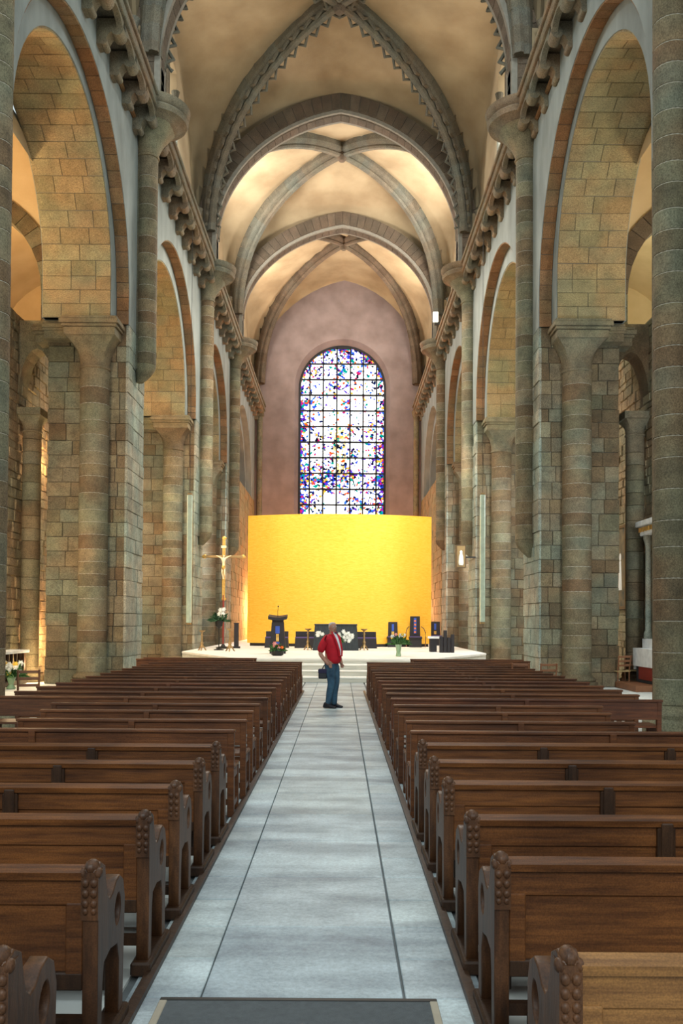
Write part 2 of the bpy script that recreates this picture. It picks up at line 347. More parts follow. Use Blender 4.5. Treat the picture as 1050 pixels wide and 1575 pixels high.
# ------------------------------------------------------------------ dimensions
D = [14.1, 25.3, 36.7, 46.5]; DEND = 60.0; D0 = 2.7
WX = 5.7; PX = 7.95; SX = 5.45; CX = 6.62; RX = 9.0
Z_SPR = 10.0; Z_COR = 16.2; Z_V = 17.8
bays = [(D0, D[0]), (D[0], D[1]), (D[1], D[2]), (D[2], D[3]), (D[3], DEND)]
ARCH = {0: (8.4, 4.4, 15.1, 8.5, 3.7, 14.75), 1: (19.85, 4.4, 15.15, 20.1, 3.62, 14.75), 2: (31.15, 4.45, 14.95, 31.3, 3.85, 14.4),
        3: (41.7, 3.75, 14.8, 41.8, 3.25, 14.2), 4: (53.25, 4.6, 14.8, 53.25, 4.2, 14.2)}
def arch_params(i):
    """centre, radius and centre height of the outer order, then of the inner order"""
    yo, ro, co, yi, ri, ci = ARCH[i]
    return yo, ro, co - ro, yi, ri, ci - ri

# ------------------------------------------------------------------ floor
fl = struct(link('floor', MB().box(-15, 15, -3, 62, -0.30, -0.02).mesh('floor', M['joint'])))
y = 3.15; k = 0
rowj = []
while y < 25.3:
    l = 0.98 + R.uniform(-0.03, 0.05)
    block('paving_slab', -0.415, 0.525, y+0.004, y+l-0.004, -0.07, R.uniform(-0.003, 0.001), M['tile'], fl, bev=0.004)
    h = y
    for q in range(2):
        block('paving_slab', -0.70-0.06, -0.425, h+0.004, h+l/2-0.004, -0.07, R.uniform(-0.003, 0.001), M['tile'], fl, bev=0.004)
        block('paving_slab', 0.535, 0.85+0.06, h+0.004, h+l/2-0.004, -0.07, R.uniform(-0.003, 0.001), M['tile'], fl, bev=0.004)
        h += l/2
    y += l
mb = MB()
for s in (-1, 1):
    x = 0.95 if s > 0 else 0.80
    while x < 13.5:
        yy = 1.0 + R.uniform(0, 0.3)
        while yy < 40:
            if x < 9.2: mb.box(s*x + s*0.004, s*(x+0.6) - s*0.004, yy+0.004, yy+0.56, -0.07, -0.001 - R.uniform(0, 0.003))
            yy += 0.564
        x += 0.6
side = part('paving', mb, M['paving'], fl); side['kind'] = 'stuff'
# floor mat
mt = thing('floor_mat', 'grey floor mat with beige edging across the bottom of the aisle', 'mat', (0.04, 3.45, 0))
part('mat', MB().box(-0.60, 0.60, -0.55, 0.60, 0.001, 0.016), M['mat'], mt)
for s in (-1, 1): part('edging', MB().box(s*0.60, s*0.635, -0.55, 0.60, 0.001, 0.02), M['matedge'], mt, bevel=0.003)
part('edging', MB().box(-0.635, 0.635, 0.60, 0.63, 0.001, 0.02), M['darkmetal'], mt, bevel=0.003)

# ------------------------------------------------------------------ steps and dais
HS = 0.155
st = thing('altar_steps', 'four pale stone steps across the end of the aisle below the dais', 'stairs', (0.1, 25.5, 0))
for k in range(4):
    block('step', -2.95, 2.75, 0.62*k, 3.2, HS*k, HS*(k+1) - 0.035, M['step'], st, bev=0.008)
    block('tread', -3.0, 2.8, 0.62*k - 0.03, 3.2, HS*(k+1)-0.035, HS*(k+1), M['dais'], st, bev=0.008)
ZD = HS*4
dmb = MB()
pts = [(-5.7,33.0),(-3.3,27.9),(-2.9,27.4),(2.9,27.4),(3.3,27.9),(5.7,33.0),(5.7,59.9),(-5.7,59.9)]
n = len(pts)
dmb.add([(x, y, 0) for x, y in pts] + [(x, y, ZD-0.06) for x, y in pts], [tuple(range(n)), tuple(range(2*n-1, n-1, -1))] + [(i, (i+1) % n, n+(i+1) % n, n+i) for i in range(n)])
dais = thing('dais', 'broad pale stone dais carrying the altar and the golden screen', 'platform', (0, 40, 0))
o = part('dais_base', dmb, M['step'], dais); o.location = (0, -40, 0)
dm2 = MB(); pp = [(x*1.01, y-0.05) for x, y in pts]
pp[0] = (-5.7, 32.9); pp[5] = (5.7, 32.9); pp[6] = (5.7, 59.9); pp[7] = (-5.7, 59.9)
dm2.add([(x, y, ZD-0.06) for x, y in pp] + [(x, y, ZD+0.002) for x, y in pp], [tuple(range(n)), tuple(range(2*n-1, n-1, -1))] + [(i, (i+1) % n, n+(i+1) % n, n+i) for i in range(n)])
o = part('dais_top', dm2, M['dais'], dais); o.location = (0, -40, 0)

# ------------------------------------------------------------------ nave walls (spandrels) with arcade openings
def profile(yc, r, zc, ya, yb, n=40):
    p = [(ya, Z_SPR), (yc - r, Z_SPR), (yc - r, zc)]
    p += [(yc - r*math.cos(PI*i/n), zc + r*math.sin(PI*i/n)) for i in range(1, n)]
    p += [(yc + r, zc), (yc + r, Z_SPR), (yb, Z_SPR)]
    return p
def wall_layer(mb, x0, x1, prof, ztop, s):
    for i in range(len(prof) - 1):
        (ya, za), (yb, zb) = prof[i], prof[i+1]
        mb.add([(s*x0, ya, za), (s*x0, yb, zb), (s*x1, yb, zb), (s*x1, ya, za)], [(0,1,2,3)])
        if yb - ya > 1e-6:
            for x in (x0, x1):
                mb.add([(s*x, ya, za), (s*x, yb, zb), (s*x, yb, ztop), (s*x, ya, ztop)], [(0,1,2,3)])
aisle_z = 17.0
for s in (-1, 1):
    mb = MB()
    for i in range(0, 5):
        ya, yb = bays[i]; yc, ro, zo, yi, ri, zi = arch_params(i)
        wall_layer(mb, WX, WX+0.36, profile(yc, ro+0.03, zo, ya, yb), aisle_z, s)
        wall_layer(mb, WX+0.36, PX, profile(yi, ri+0.03, zi, ya, yb), aisle_z, s)
    wl = struct(link('wall_' + SIDE[s], mb.mesh('wall', M['wall'], recalc=False)))
    # upper wall behind the passage, set back, with a window opening in each bay
    ub = MB()
    for i in range(1, 5):
        ya, yb = bays[i]; yc = (ya+yb)/2
        for (a, b_, c, d) in ((ya, yc-1.1, 16.9, 27), (yc+1.1, yb, 16.9, 27), (yc-1.1, yc+1.1, 16.9, 18.6), (yc-1.1, yc+1.1, 22.0, 27)):
            ub.box(s*5.95, s*6.5, a, b_, c, d)
    for Y in D: ub.box(s*5.55, s*6.0, Y-0.5, Y+0.5, 16.6, 18.8)
    up = part('upper_wall', ub, M['plaster'], wl)

for s in (-1, 1):
    sd = next(o for o in sc.collection.objects if o.name == 'wall_' + SIDE[s])
    mb = MB(); z = 0.0; mb.box(s*(WX+0.05), s*(WX+0.5), 47.4, 60, 0, 10.0)
    while z < 9.9:
        h = 0.45; y = 47.45 + (0.35 if int(z/0.45) % 2 else 0)
        while y < 59.8:
            l = min(R.uniform(0.6, 1.0), 59.95-y); mb.box(s*(WX+R.uniform(-0.02, 0.02)), s*(WX+0.08), y+0.008, y+l-0.008, z+0.008, min(z+h, 10)-0.008); y += l
        z += h
    o = part('choir_ashlar', mb, M['soffit'], sd); o['kind'] = 'stuff'
# window frames of the clerestory
wn = 2
for s in (-1, 1):
    for i in range(2, 5):
        yc = sum(bays[i])/2
        wo = struct(link('window_%d' % wn, MB().box(s*6.38, s*6.44, yc-1.1, yc+1.1, 18.6, 22.0).mesh('clerestory_pane', M['paneglow']))); wn += 1
        fm = MB(); fm.box(s*6.0, s*6.35, yc-0.10, yc+0.10, 18.6, 22.0)
        fm.lathe([(0.09,0),(0.09,2.4),(0.16,2.7)], (s*5.98, yc-1.05, 18.6), 10); fm.lathe([(0.09,0),(0.09,2.4),(0.16,2.7)], (s*5.98, yc+1.05, 18.6), 10)
        part('window_frame', fm, M['greyrib'], wo)

# ------------------------------------------------------------------ arcade arches of separate voussoirs
def wedge(r0, r1, da, x0, x1, m, name):
    g = 0.006
    a = da/2 - g/r0
    vs = []
    for x in (x0, x1):
        for (r, t) in ((r0, -a), (r0, a), (r1, a), (r1, -a)): vs.append((x, r*math.sin(t), r*math.cos(t)))
    return MB().add(vs, [(0,1,2,3),(7,6,5,4),(0,4,5,1),(1,5,6,2),(2,6,7,3),(3,7,4,0)]).mesh(name, m, bevel=0.008)
for s in (-1, 1):
    for i in range(1, 4):
        yc, ro, zo, yi, ri, zi = arch_params(i); ya, yb = bays[i]; dy = yi - yc
        lab = '%s tall round arcade arch on the %s between nave and side aisle' % (ordinal(i-1), SIDE[s])
        t = thing('arcade_arch', lab, 'arch', (0, yc, Z_SPR), group='arcade arches of the nave')
        core = MB()
        for (x0, x1, r, zc, ddy) in ((WX+0.05, WX+0.34, ro+0.015, zo, 0), (WX+0.40, PX-0.04, ri+0.015, zi, dy)):
            secs = []
            path = [(-r, 0)] + [(-r*math.cos(PI*q/30), zc-Z_SPR+r*math.sin(PI*q/30)) for q in range(31)] + [(r, 0)]
            path2 = [(-r-0.2, 0)] + [(-(r+0.2)*math.cos(PI*q/30), zc-Z_SPR+(r+0.2)*math.sin(PI*q/30)) for q in range(31)] + [(r+0.2, 0)]
            for (a, b_), (c, d) in zip(path, path2): secs.append([(s*x0, a+ddy, b_), (s*x1, a+ddy, b_), (s*x1, c+ddy, d), (s*x0, c+ddy, d)])
            core.sweep(secs)
        part('mortar_bed', core, M['mortar'], t)
        # outer order
        n1 = max(18, int(PI*ro/0.40)); da = PI/n1
        me = wedge(ro-0.01, ro+0.25, da, s*(WX+0.015), s*(WX+0.35), M['brown'], 'voussoir')
        for q in range(n1):
            a = -PI/2 + (q+0.5)*da
            link('voussoir', me, t, (R.uniform(-0.006, 0.006), 0, zo-Z_SPR), (-a, 0, 0))
        hz = zo - Z_SPR; k = max(2, round(hz/0.4))
        for sg in (-1, 1):
            for q in range(k):
                block('voussoir', s*(WX+0.015), s*(WX+0.35), min(sg*(ro-0.01), sg*(ro+0.25)), max(sg*(ro-0.01), sg*(ro+0.25)), hz*q/k+0.004, hz*(q+1)/k-0.004, M['brown'], t)
        # inner order: three stones across the soffit, joints broken from course to course
        n2 = max(18, int(PI*ri/0.42)); da = PI/n2; xa, xb = WX+0.375, PX-0.02
        splits = [(0, 0.30, 0.72, 1), (0, 0.45, 1), (0, 0.22, 0.58, 1)]
        mes = [[wedge(ri-0.01, ri+0.25, da, s*(xa+(xb-xa)*u+0.006), s*(xa+(xb-xa)*v-0.006), M['soffit'], 'soffit_stone') for u, v in zip(sp[:-1], sp[1:])] for sp in splits]
        for q in range(n2):
            a = -PI/2 + (q+0.5)*da
            for me in mes[q % 3]: link('soffit_stone', me, t, (0, dy, zi-Z_SPR + R.uniform(-0.006, 0.006)), (-a, 0, 0))
        hz = zi - Z_SPR; k = max(1, round(hz/0.4))
        for sg in (-1, 1):
            for q in range(k):
                sp = splits[q % 3]
                for u, v in zip(sp[:-1], sp[1:]):
                    block('soffit_stone', s*(xa+(xb-xa)*u+0.006), s*(xa+(xb-xa)*v-0.006), dy+min(sg*(ri-0.01), sg*(ri+0.25)), dy+max(sg*(ri-0.01), sg*(ri+0.25)), hz*q/k+0.004, hz*(q+1)/k-0.004, M['soffit'], t)

# ------------------------------------------------------------------ piers
_drum = {}
def drum_mesh(r, h, m, a0=0, a1=2*PI):
    k = (round(r,2), round(h,2), m.name)
    if k not in _drum:
        _drum[k] = MB().lathe([(k[0]-0.012, 0.003), (k[0], 0.014), (k[0], k[1]-0.014), (k[0]-0.012, k[1]-0.003)], n=20).mesh('drum', m, smooth=True)
    return _drum[k]
def capital(mb, c, r, hx, hy, h, n=32):
    vs = []
    K = 7
    for j in range(K+1):
        t = j/K; e = t**2.2
        for i in range(n):
            a = 2*PI*i/n; cx, cy = math.cos(a), math.sin(a); q = max(abs(cx), abs(cy))
            x = cx*r*(1-e) + cx/q*hx*e; y = cy*r*(1-e) + cy/q*hy*e
            vs.append((c[0]+x, c[1]+y, c[2]+h*t))
    fs = [(j*n+i, j*n+(i+1)%n, (j+1)*n+(i+1)%n, (j+1)*n+i) for j in range(K) for i in range(n)]
    fs += [tuple(range(n-1,-1,-1)), tuple(K*n+i for i in range(n))]
    return mb.add(vs, fs)
def ring(r, w_, z): return [(r, z-w_), (r+w_*0.8, z-w_*0.6), (r+w_, z), (r+w_*0.8, z+w_*0.6), (r, z+w_)]
wherep = {0: 'nearest the camera', 1: 'second from the camera', 2: 'third from the camera beside the dais', 3: 'fourth from the camera beside the golden screen'}
shaft_bottom = {(-1,0): 0.0, (1,0): 0.0, (-1,1): 8.65, (1,1): 3.65, (-1,2): 4.95, (1,2): 4.5, (-1,3): 5.2, (1,3): 5.6}
for s in (-1, 1):
    SX = 5.45 if s < 0 else 5.55; CX = 6.62 if s < 0 else 6.75
    for pi_, Y in enumerate(D):
        t = thing('stone_pier', 'massive stone pier on the %s, %s' % (SIDE[s], wherep[pi_]), 'pillar', (s*6.8, Y, 0), group='nave piers')
        off = (s*6.8, Y, 0)
        T = lambda mb: MB().add([(x-off[0], y-off[1], z) for x, y, z in mb.v], mb.f)
        part('core', T(MB().box(s*(WX+0.05), s*(PX-0.06), Y-0.94, Y+0.94, 0, Z_SPR-0.01)), M['mortar'], t)
        if pi_ == 0: part('far_jamb', T(MB().box(s*(WX+0.02), s*(PX-0.02), Y+1.0, Y+1.38, 0, Z_SPR)), M['ashlar'], t)
        z = 0.0; k = 0
        while z < Z_SPR - 0.02:
            h = R.choice([0.36, 0.40, 0.44, 0.48]); h = min(h, Z_SPR - z)
            if Z_SPR - z - h < 0.2: h = Z_SPR - z
            # near face: nave-side run and aisle-side run around the engaged column
            jit = lambda: R.choice([0, 0, 0.01, 0.02]) if R.random() < 0.9 else 0.03
            j1 = R.uniform(0.35, 0.65)
            xm = WX + (CX-0.3-WX)*j1
            th = 0.28
            pr = jit()
            block('ashlar_block', s*(WX+0.07), s*xm - s*0.005, Y-1.0+pr, Y-0.6, z+0.005, z+h-0.005, M['ashlar'], t, off)
            block('ashlar_block', s*xm + s*0.005, s*(CX-0.2), Y-1.0+jit(), Y-0.6, z+0.005, z+h-0.005, M['ashlar'], t, off)
            j2 = R.uniform(0.35, 0.7); x2 = CX+0.2 + (PX-CX-0.2)*j2
            block('ashlar_block', s*(CX+0.2), s*x2 - s*0.005, Y-1.0+jit(), Y-0.6, z+0.005, z+h-0.005, M['ashlar'], t, off)
            block('ashlar_block', s*x2 + s*0.005, s*(PX-jit()), Y-1.0+jit(), Y-0.6, z+0.005, z+h-0.005, M['ashlar'], t, off)
            # nave face, in paler blocks
            cut = [Y-1.0] + sorted(R.uniform(Y-0.6, Y+0.6) for _ in range(1)) + [Y+1.0]
            if R.random() < 0.5: cut = [Y-1.0, Y-0.45+R.uniform(-0.1, 0.1), Y+0.35+R.uniform(-0.1, 0.1), Y+1.0]
            for u, v in zip(cut[:-1], cut[1:]):
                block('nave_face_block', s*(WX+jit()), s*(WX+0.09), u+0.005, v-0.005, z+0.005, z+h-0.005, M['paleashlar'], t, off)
            z += h; k += 1
        # engaged columns under the inner order, of drums
        for sg in (-1, 1):
            yc_ = Y + sg*1.06 if (pi_, sg) != (0, 1) else Y + 1.80
            z = 0.35
            part('column_base', T(MB().lathe([(0.56,0),(0.56,0.14),(0.5,0.17),(0.53,0.21),(0.5,0.26),(0.43,0.30),(0.40,0.36)], (s*CX, yc_, 0), 24)), M['drum'], t, smooth=True)
            if sg < 0:
                part('mortar_core', T(MB().lathe([(0.391, 0.36), (0.391, 8.7)], (s*CX, yc_, 0), 20)), M['palemortar'], t, smooth=True)
                while z < 8.6:
                    h = R.choice([0.34, 0.40, 0.46]); h = min(h, 8.7 - z)
                    if 8.7 - z - h < 0.2: h = 8.7 - z
                    link('drum', drum_mesh(0.40, h, M['drum']), t, (s*CX-off[0], yc_-off[1], z), (0, 0, R.uniform(0, 6)))
                    z += h
            else:
                part('column_shaft', T(MB().lathe([(0.40, 0.35), (0.40, 8.7)], (s*CX, yc_, 0), 20)), M['drum'], t, smooth=True)
            cb = MB(); cb.lathe(ring(0.38, 0.055, 8.72), (s*CX, yc_, 0), 24); capital(cb, (s*CX, yc_, 8.76), 0.40, 0.66 if (pi_, sg) != (0, 1) else 0.42, 0.60, 0.74)
            part('capital', T(cb), M['drum'], t, smooth=True)
            ab = MB(); y1 = yc_ - sg*0.3
            for (e, z0, z1) in ((0.0, 9.50, 9.72), (0.05, 9.72, 9.80), (0.10, 9.80, 9.92), (0.06, 9.92, 10.0)):
                ab.box(s*(CX-0.70-e), s*(CX+0.70+e), min(yc_+sg*(0.64+e), Y+sg*0.9), max(yc_+sg*(0.64+e), Y+sg*0.9), z0, z1)
                ab.box(s*(CX+0.60), s*(PX+0.02+e*0.5), min(yc_+sg*0.30, Y+sg*0.88), max(yc_+sg*0.30, Y+sg*0.88), z0+0.002, z1-0.002)
                if sg < 0: ab.box(s*(PX-0.6), s*(PX+0.35+e), Y-1.03-e, Y+1.03+e, z0-0.004, z1-0.004)
                ab.box(s*(WX+0.30-e), s*(WX+0.6), Y-1.0-e*0.6, Y+1.0+e*0.6, z0, z1) if False else None
            if (pi_, sg) != (0, 1): part('abacus', T(ab), M['drum'], t, bevel=0.012)
        # wall shaft rising to the vault
        zb = shaft_bottom[(s, pi_)]; z = zb; xs = s*SX
        part('shaft_backing', T(MB().box(s*(SX+0.05), s*(WX+0.08), Y-0.2, Y+0.2, zb+0.35 if zb else 0, 15.6)), M['ashlar'], t)
        if zb > 0:
            cb = MB(); secs = []
            for q in range(6):
                u = q/5; rr_ = 0.29*(0.35 + 0.65*math.sin(u*PI/2)); zz_ = zb + 0.5*u*u*1.0
                secs.append([(xs + s*(0.29-rr_)*0.9 + rr_*math.cos(2*PI*a/20), Y + rr_*math.sin(2*PI*a/20), zb + 0.5*u) for a in range(20)])
            cb.sweep(secs); part('shaft_corbel', T(cb), M['drum'], t, smooth=True); z = zb + 0.5
        else:
            part('shaft_base', T(MB().lathe([(0.46,0),(0.46,0.2),(0.40,0.26),(0.42,0.32),(0.33,0.40),(0.29,0.46)], (xs, Y, 0), 24)), M['drum'], t, smooth=True); z = 0.46
        part('mortar_core', T(MB().lathe([(0.281, z+0.01), (0.281, 15.2)], (xs, Y, 0), 20)), M['palemortar'], t, smooth=True)
        while z < 15.15:
            h = R.choice([0.34, 0.42, 0.50]); h = min(h, 15.2 - z)
            if 15.2 - z - h < 0.2: h = 15.2 - z
            link('shaft_drum', drum_mesh(0.29, h, M['drum']), t, (xs-off[0], Y-off[1], z), (0, 0, R.uniform(0, 6)))
            z += h
        cb = MB(); cb.lathe(ring(0.28, 0.05, 15.22), (xs, Y, 0), 24)
        secs = []
        for q in range(8):
            u = q/7; rr_ = 0.29 + 0.36*u**1.8
            secs.append([(xs - s*0.14*u + rr_*math.cos(2*PI*a/24), Y + rr_*1.15*math.sin(2*PI*a/24), 15.25 + 0.80*u) for a in range(24)])
        cb.sweep(secs); part('shaft_capital', T(cb), M['drum'], t, smooth=True)

# string courses on the spandrels
for s in (-1, 1):
    for Y in D:
        for (a, b_) in ((Y-2.9, Y-0.2), (Y+0.2, Y+2.6)):
            o = link('trim_1', MB().tube([(s*(WX-0.03), a, 15.95), (s*(WX-0.03), b_, 15.95)], 0.075, 8).mesh('string_course', M['brown'], smooth=True)); struct(o)
k = 1
for o in [o for o in sc.collection.objects if o.name.startswith('trim_1')]:
    o.name = 'trim_%d' % (k+2); k += 1

# ------------------------------------------------------------------ cornice passage on scooped corbels
cprof = []
def corbel_mesh(s):
    mb = MB(); n = 12; w2 = 0.17
    pts = [(0.0, 0.0)]
    # profile in (projection, z): hollow curve up from the wall, then a roll at the tip
    lo = [(0.02, -0.62), (0.12, -0.60), (0.20, -0.50), (0.27, -0.36), (0.36, -0.30), (0.42, -0.36), (0.50, -0.38), (0.58, -0.32), (0.60, -0.22), (0.55, -0.12), (0.56, 0.0), (-0.1, 0.0), (-0.1, -0.62)]
    vs = [(-s*p, -w2, z) for p, z in lo] + [(-s*p, w2, z) for p, z in lo]; k = len(lo)
    fs = [tuple(range(k)), tuple(range(2*k-1, k-1, -1))] + [(i, (i+1) % k, k+(i+1) % k, k+i) for i in range(k)]
    mb.add(vs, fs)
    mb.tube([(-s*0.47, -w2-0.02, -0.27), (-s*0.47, w2+0.02, -0.27)], 0.15, 16); mb.tube([(-s*0.14, -w2-0.01, -0.55), (-s*0.14, w2+0.01, -0.55)], 0.09, 12)
    return mb.mesh('corbel', M['cornice'], smooth=True)
def scoop_mesh(s, wd):
    """a pierced half-round arch plate between two corbels"""
    n = 12; r = wd/2 - 0.12; vs = []; fs = []
    outer = []
    for i in range(n+1):
        a = PI*i/n; outer.append((-r*math.cos(a), -0.36 + min(0.30, r*0.62)*math.sin(a)))
    for x in (-s*0.46, -s*0.60):
        for (y_, z_) in outer: vs.append((x, y_, z_))
        for (y_, z_) in outer: vs.append((x, y_*(wd/2)/r, 0.0))
    k = n+1
    for b0 in (0, 2*k):
        for i in range(n): fs.append((b0+i, b0+i+1, b0+k+i+1, b0+k+i))
    for i in range(n): fs.append((i, i+1, 2*k+i+1, 2*k+i))
    fs.append((0, k, 3*k, 2*k)); fs.append((n, k+n, 3*k+n, 2*k+n))
    return MB().add(vs, fs).mesh('scoop_arch', M['cornice'], smooth=True)
for s in (-1, 1):
    tr = struct(link('trim_%d' % (1 if s < 0 else 2), MB().box(s*5.05, s*6.6, D[0]-4, DEND, 16.25, 16.50).box(s*4.98, s*5.3, D[0]-4, DEND, 16.50, 16.62).box(s*5.02, s*5.3, D[0]-4, DEND, 16.18, 16.25).mesh('cornice_slab', M['cornice'], bevel=0.02)))
    tr.name = 'trim_%d' % (1 if s < 0 else 2); tr.location.x = 0.03 if s < 0 else 0.10
    cm = corbel_mesh(s)
    for (ya, yb) in bays:
        a, b_ = ya + (0.75 if ya > 10 else 5), (yb - 0.75) if yb < 59 else yb - 0.3
        n = max(4, round((b_-a)/1.22)); stp = (b_-a)/n; sm = scoop_mesh(s, stp-0.1)
        for q in range(n+1):
            link('corbel', cm, tr, (s*WX, a+q*stp, 16.19))
            if q < n: link('scoop_arch', sm, tr, (s*WX, a+(q+0.5)*stp, 16.19))
    for Y in D:
        mb = MB(); mb.lathe([(0.55, 15.98), (0.72, 16.08), (0.80, 16.15), (0.95, 16.2), (1.0, 16.32), (0.93, 16.40), (1.02, 16.48), (1.05, 16.62), (0.6, 16.63)], (s*5.32, Y, 0), 32)
        part('gallery_bulge', mb, M['cornice'], tr, smooth=True)

# ------------------------------------------------------------------ vaults
VW = 5.95; ZS = 16.6
def g(t, e=0.22):
    t = min(abs(t), 1.0); return math.sqrt(max(0, (1+e)**2 - (t+e)**2))/math.sqrt((1+e)**2 - e*e)
zt = {0: 23.9, 1: 23.9, 2: 23.85, 3: 23.45, 4: 25.3}       # vault height over each transverse arch / end wall
zbs = {1: 24.4, 2: 24.35, 3: 24.6, 4: 25.3}; ZW = 23.2
def cx(y): return 0.06 + 0.011*max(0.0, y - 31)   # the crown line wanders a little to the right
def vz(i, u, v):
    zb = zbs[i]; au, av = abs(u), abs(v); m_ = max(au, av)
    if m_ < 1e-6: return zb
    zr = Z_V + (zb-Z_V)*math.sqrt(max(0, 1-m_*m_))
    if av >= au: end = zt[i-1] if v < 0 else zt[i]; t = au/av
    else: end = ZW; t = av/au
    c = zb + (end-zb)*m_
    return zr + (c-zr)*g(t, 0.25)
cb = MB(); G = 28
def warp(t): return math.copysign(math.sin(abs(t)*PI/2)**0.9, t)
for i in range(1, 5):
    ya, yb = bays[i]; yc = (ya+yb)/2; hl = (yb-ya)/2; vs = []
    co = [warp(-1 + 2*q/G) for q in range(G+1)]
    for v in co:
        for u in co: vs.append((u*VW + cx(yc+v*hl)*(1-u*u), yc+v*hl, vz(i, u, v)))
    cb.add(vs, [(r_*(G+1)+q, r_*(G+1)+q+1, (r_+1)*(G+1)+q+1, (r_+1)*(G+1)+q) for r_ in range(G) for q in range(G)])
ceil = struct(link('ceiling', cb.mesh('vault_web', M['plaster'], smooth=True)))
# roof slab above so no sky leaks
part('roof', MB().box(-15, 15, 13.0, 61, 27, 27.3), M['mortar'], ceil)
# transverse arches
def tpath(half, z0, apex, e=0.22, n=44):
    p = [(-half, Z_V - 1.2 + q*0.4) for q in range(3)]
    for q in range(n+1):
        t = -math.cos(PI*q/n); p.append((half*t, z0 + (apex-z0)*g(t, e)))
    return p + [(half, Z_V - 0.4 - q*0.4) for q in range(3)]
for i, Y in enumerate(D):
    if i == 0: apex = 23.1
    else: apex = {1: 23.1, 2: 23.05, 3: 22.65}[i]
    pin = tpath(5.05, Z_V, apex); pout = tpath(5.90, Z_V, apex+0.85)
    pin = [(a + cx(Y)*(1-(a/5.05)**2), b_) for a, b_ in pin]; pout = [(a + cx(Y)*(1-(a/5.9)**2), b_) for a, b_ in pout]
    cm = MB(); cm.sweep([[(a, -0.40, b_+0.03), (a, 0.40, b_+0.03), (c, 0.40, d), (c, -0.40, d)] for (a, b_), (c, d) in zip(pin, pout)])
    ta = part('transverse_arch', cm, M['lightmortar'] if False else M['mortar'], ceil); ta.location = (0, Y, 0)
    m_ = M['rib']
    for q in range(len(pin)-1):
        (a, b_), (a2, b2) = pin[q], pin[q+1]; (c, d), (c2, d2) = pout[q], pout[q+1]
        if math.hypot(a2-a, b2-b_) < 0.02: continue
        L0 = math.hypot(a2-a, b2-b_); e = 0.008/L0
        A = lambda t: (a+(a2-a)*t, b_+(b2-b_)*t); B = lambda t: (c+(c2-c)*t, d+(d2-d)*t)
        secs = []
        for tt in (e, 1-e):
            (p1, p2), (q1, q2) = A(tt), B(tt); dx, dz = q1-p1, q2-p2
            f = lambda w_, y_: (p1+dx*w_, y_, p2+dz*w_)
            secs.append([f(0, -0.22), f(0, 0.22), f(0.06, 0.32), f(0.14, 0.32), f(0.22, 0.44), f(1, 0.44), f(1, -0.44), f(0.22, -0.44), f(0.14, -0.32), f(0.06, -0.32)])
        link('voussoir', MB().sweep(secs).mesh('voussoir', m_), ta)
# diagonal ribs
def rib_piece(P0, P1, m_, wd, name, parent, fancy=False):
    d = (P1-P0).normalized(); side_ = d.cross(Vector((0,0,1))).normalized(); nrm = side_.cross(d).normalized()
    if nrm.z < 0: nrm = -nrm
    secs = []
    for P in (P0 + d*0.008, P1 - d*0.008):
        secs.append([P + side_*a + nrm*b_ for a, b_ in ((-0.10*wd, -0.62), (0.10*wd, -0.62), (0.17*wd, -0.54), (0.14*wd, -0.46), (0.30*wd, -0.40), (0.36*wd, -0.30), (0.36*wd, 0.10), (-0.36*wd, 0.10), (-0.36*wd, -0.30), (-0.30*wd, -0.40), (-0.14*wd, -0.46), (-0.17*wd, -0.54))])
    link(name, MB().sweep(secs).mesh(name, m_), parent)
for i in range(1, 5):
    ya, yb = bays[i]; yc = (ya+yb)/2; hl = (yb-ya)/2
    for su in (-1, 1):
        for sv in (-1, 1):
            NP = 20
            ts = [math.sin(PI/2*q/NP) for q in range(NP+1)]
            kx = (VW-0.50)/VW
            P = []
            for t_ in ts:
                tt = min(t_, 0.9995); z_ = vz(i, tt*su, tt*sv)
                P.append(Vector((tt*su*VW*(1 - 0.085*tt**6) + cx(yc+tt*sv*hl)*(1-tt*tt), yc + tt*sv*hl*(1-0.02*tt**6), z_)))
            P.append(Vector((P[-1].x, P[-1].y, 16.6)))
            core = MB(); secs = []
            for q, p in enumerate(P):
                d = (P[min(q+1, len(P)-1)] - P[max(q-1, 0)]).normalized(); sd = d.cross(Vector((0,0,1))).normalized(); nm = sd.cross(d).normalized()
                if nm.z < 0: nm = -nm
                if q >= len(P)-2: sd = Vector((-su*hl, sv*VW, 0)).normalized()*0 + secsd if False else sd
                secs.append([p+sd*a+nm*b_ for a, b_ in ((-0.2,-0.36),(0.2,-0.36),(0.2,0.1),(-0.2,0.1))])
            core.sweep(secs[:-1]); rb = part('diagonal_rib', core, M['mortar'], ceil)
            for q in range(len(P)-2): rib_piece(P[q], P[q+1], M['greyrib'] if i != 4 else M['rib'], 0.9, 'rib_stone', rb)
            if i == 2:
                for e_ in (-1, 1):
                    z = MB(); zp = []
                    for q in range(len(P)-2):
                        d = (P[q+1]-P[q]).normalized(); sd = d.cross(Vector((0,0,1))).normalized(); nm = sd.cross(d).normalized()
                        if nm.z < 0: nm = -nm
                        nn = 1
                        for w_ in range(nn):
                            f0 = P[q] + (P[q+1]-P[q])*(w_/nn); f1 = P[q] + (P[q+1]-P[q])*((w_+0.5)/nn)
                            zp += [f0 + sd*e_*0.20 - nm*0.40, f1 + sd*e_*0.30 - nm*0.64]
                    z.tube(zp, 0.065, 6); part('chevron_moulding', z, M['greyrib'], rb)
    bz = vz(i, 0, 0)
    part('boss', MB().lathe([(0.05,-0.80),(0.14,-0.78),(0.22,-0.66),(0.26,-0.5),(0.3,-0.2),(0.3,0)], (cx(yc), yc, bz), 16), M['rib'], ceil, smooth=True)
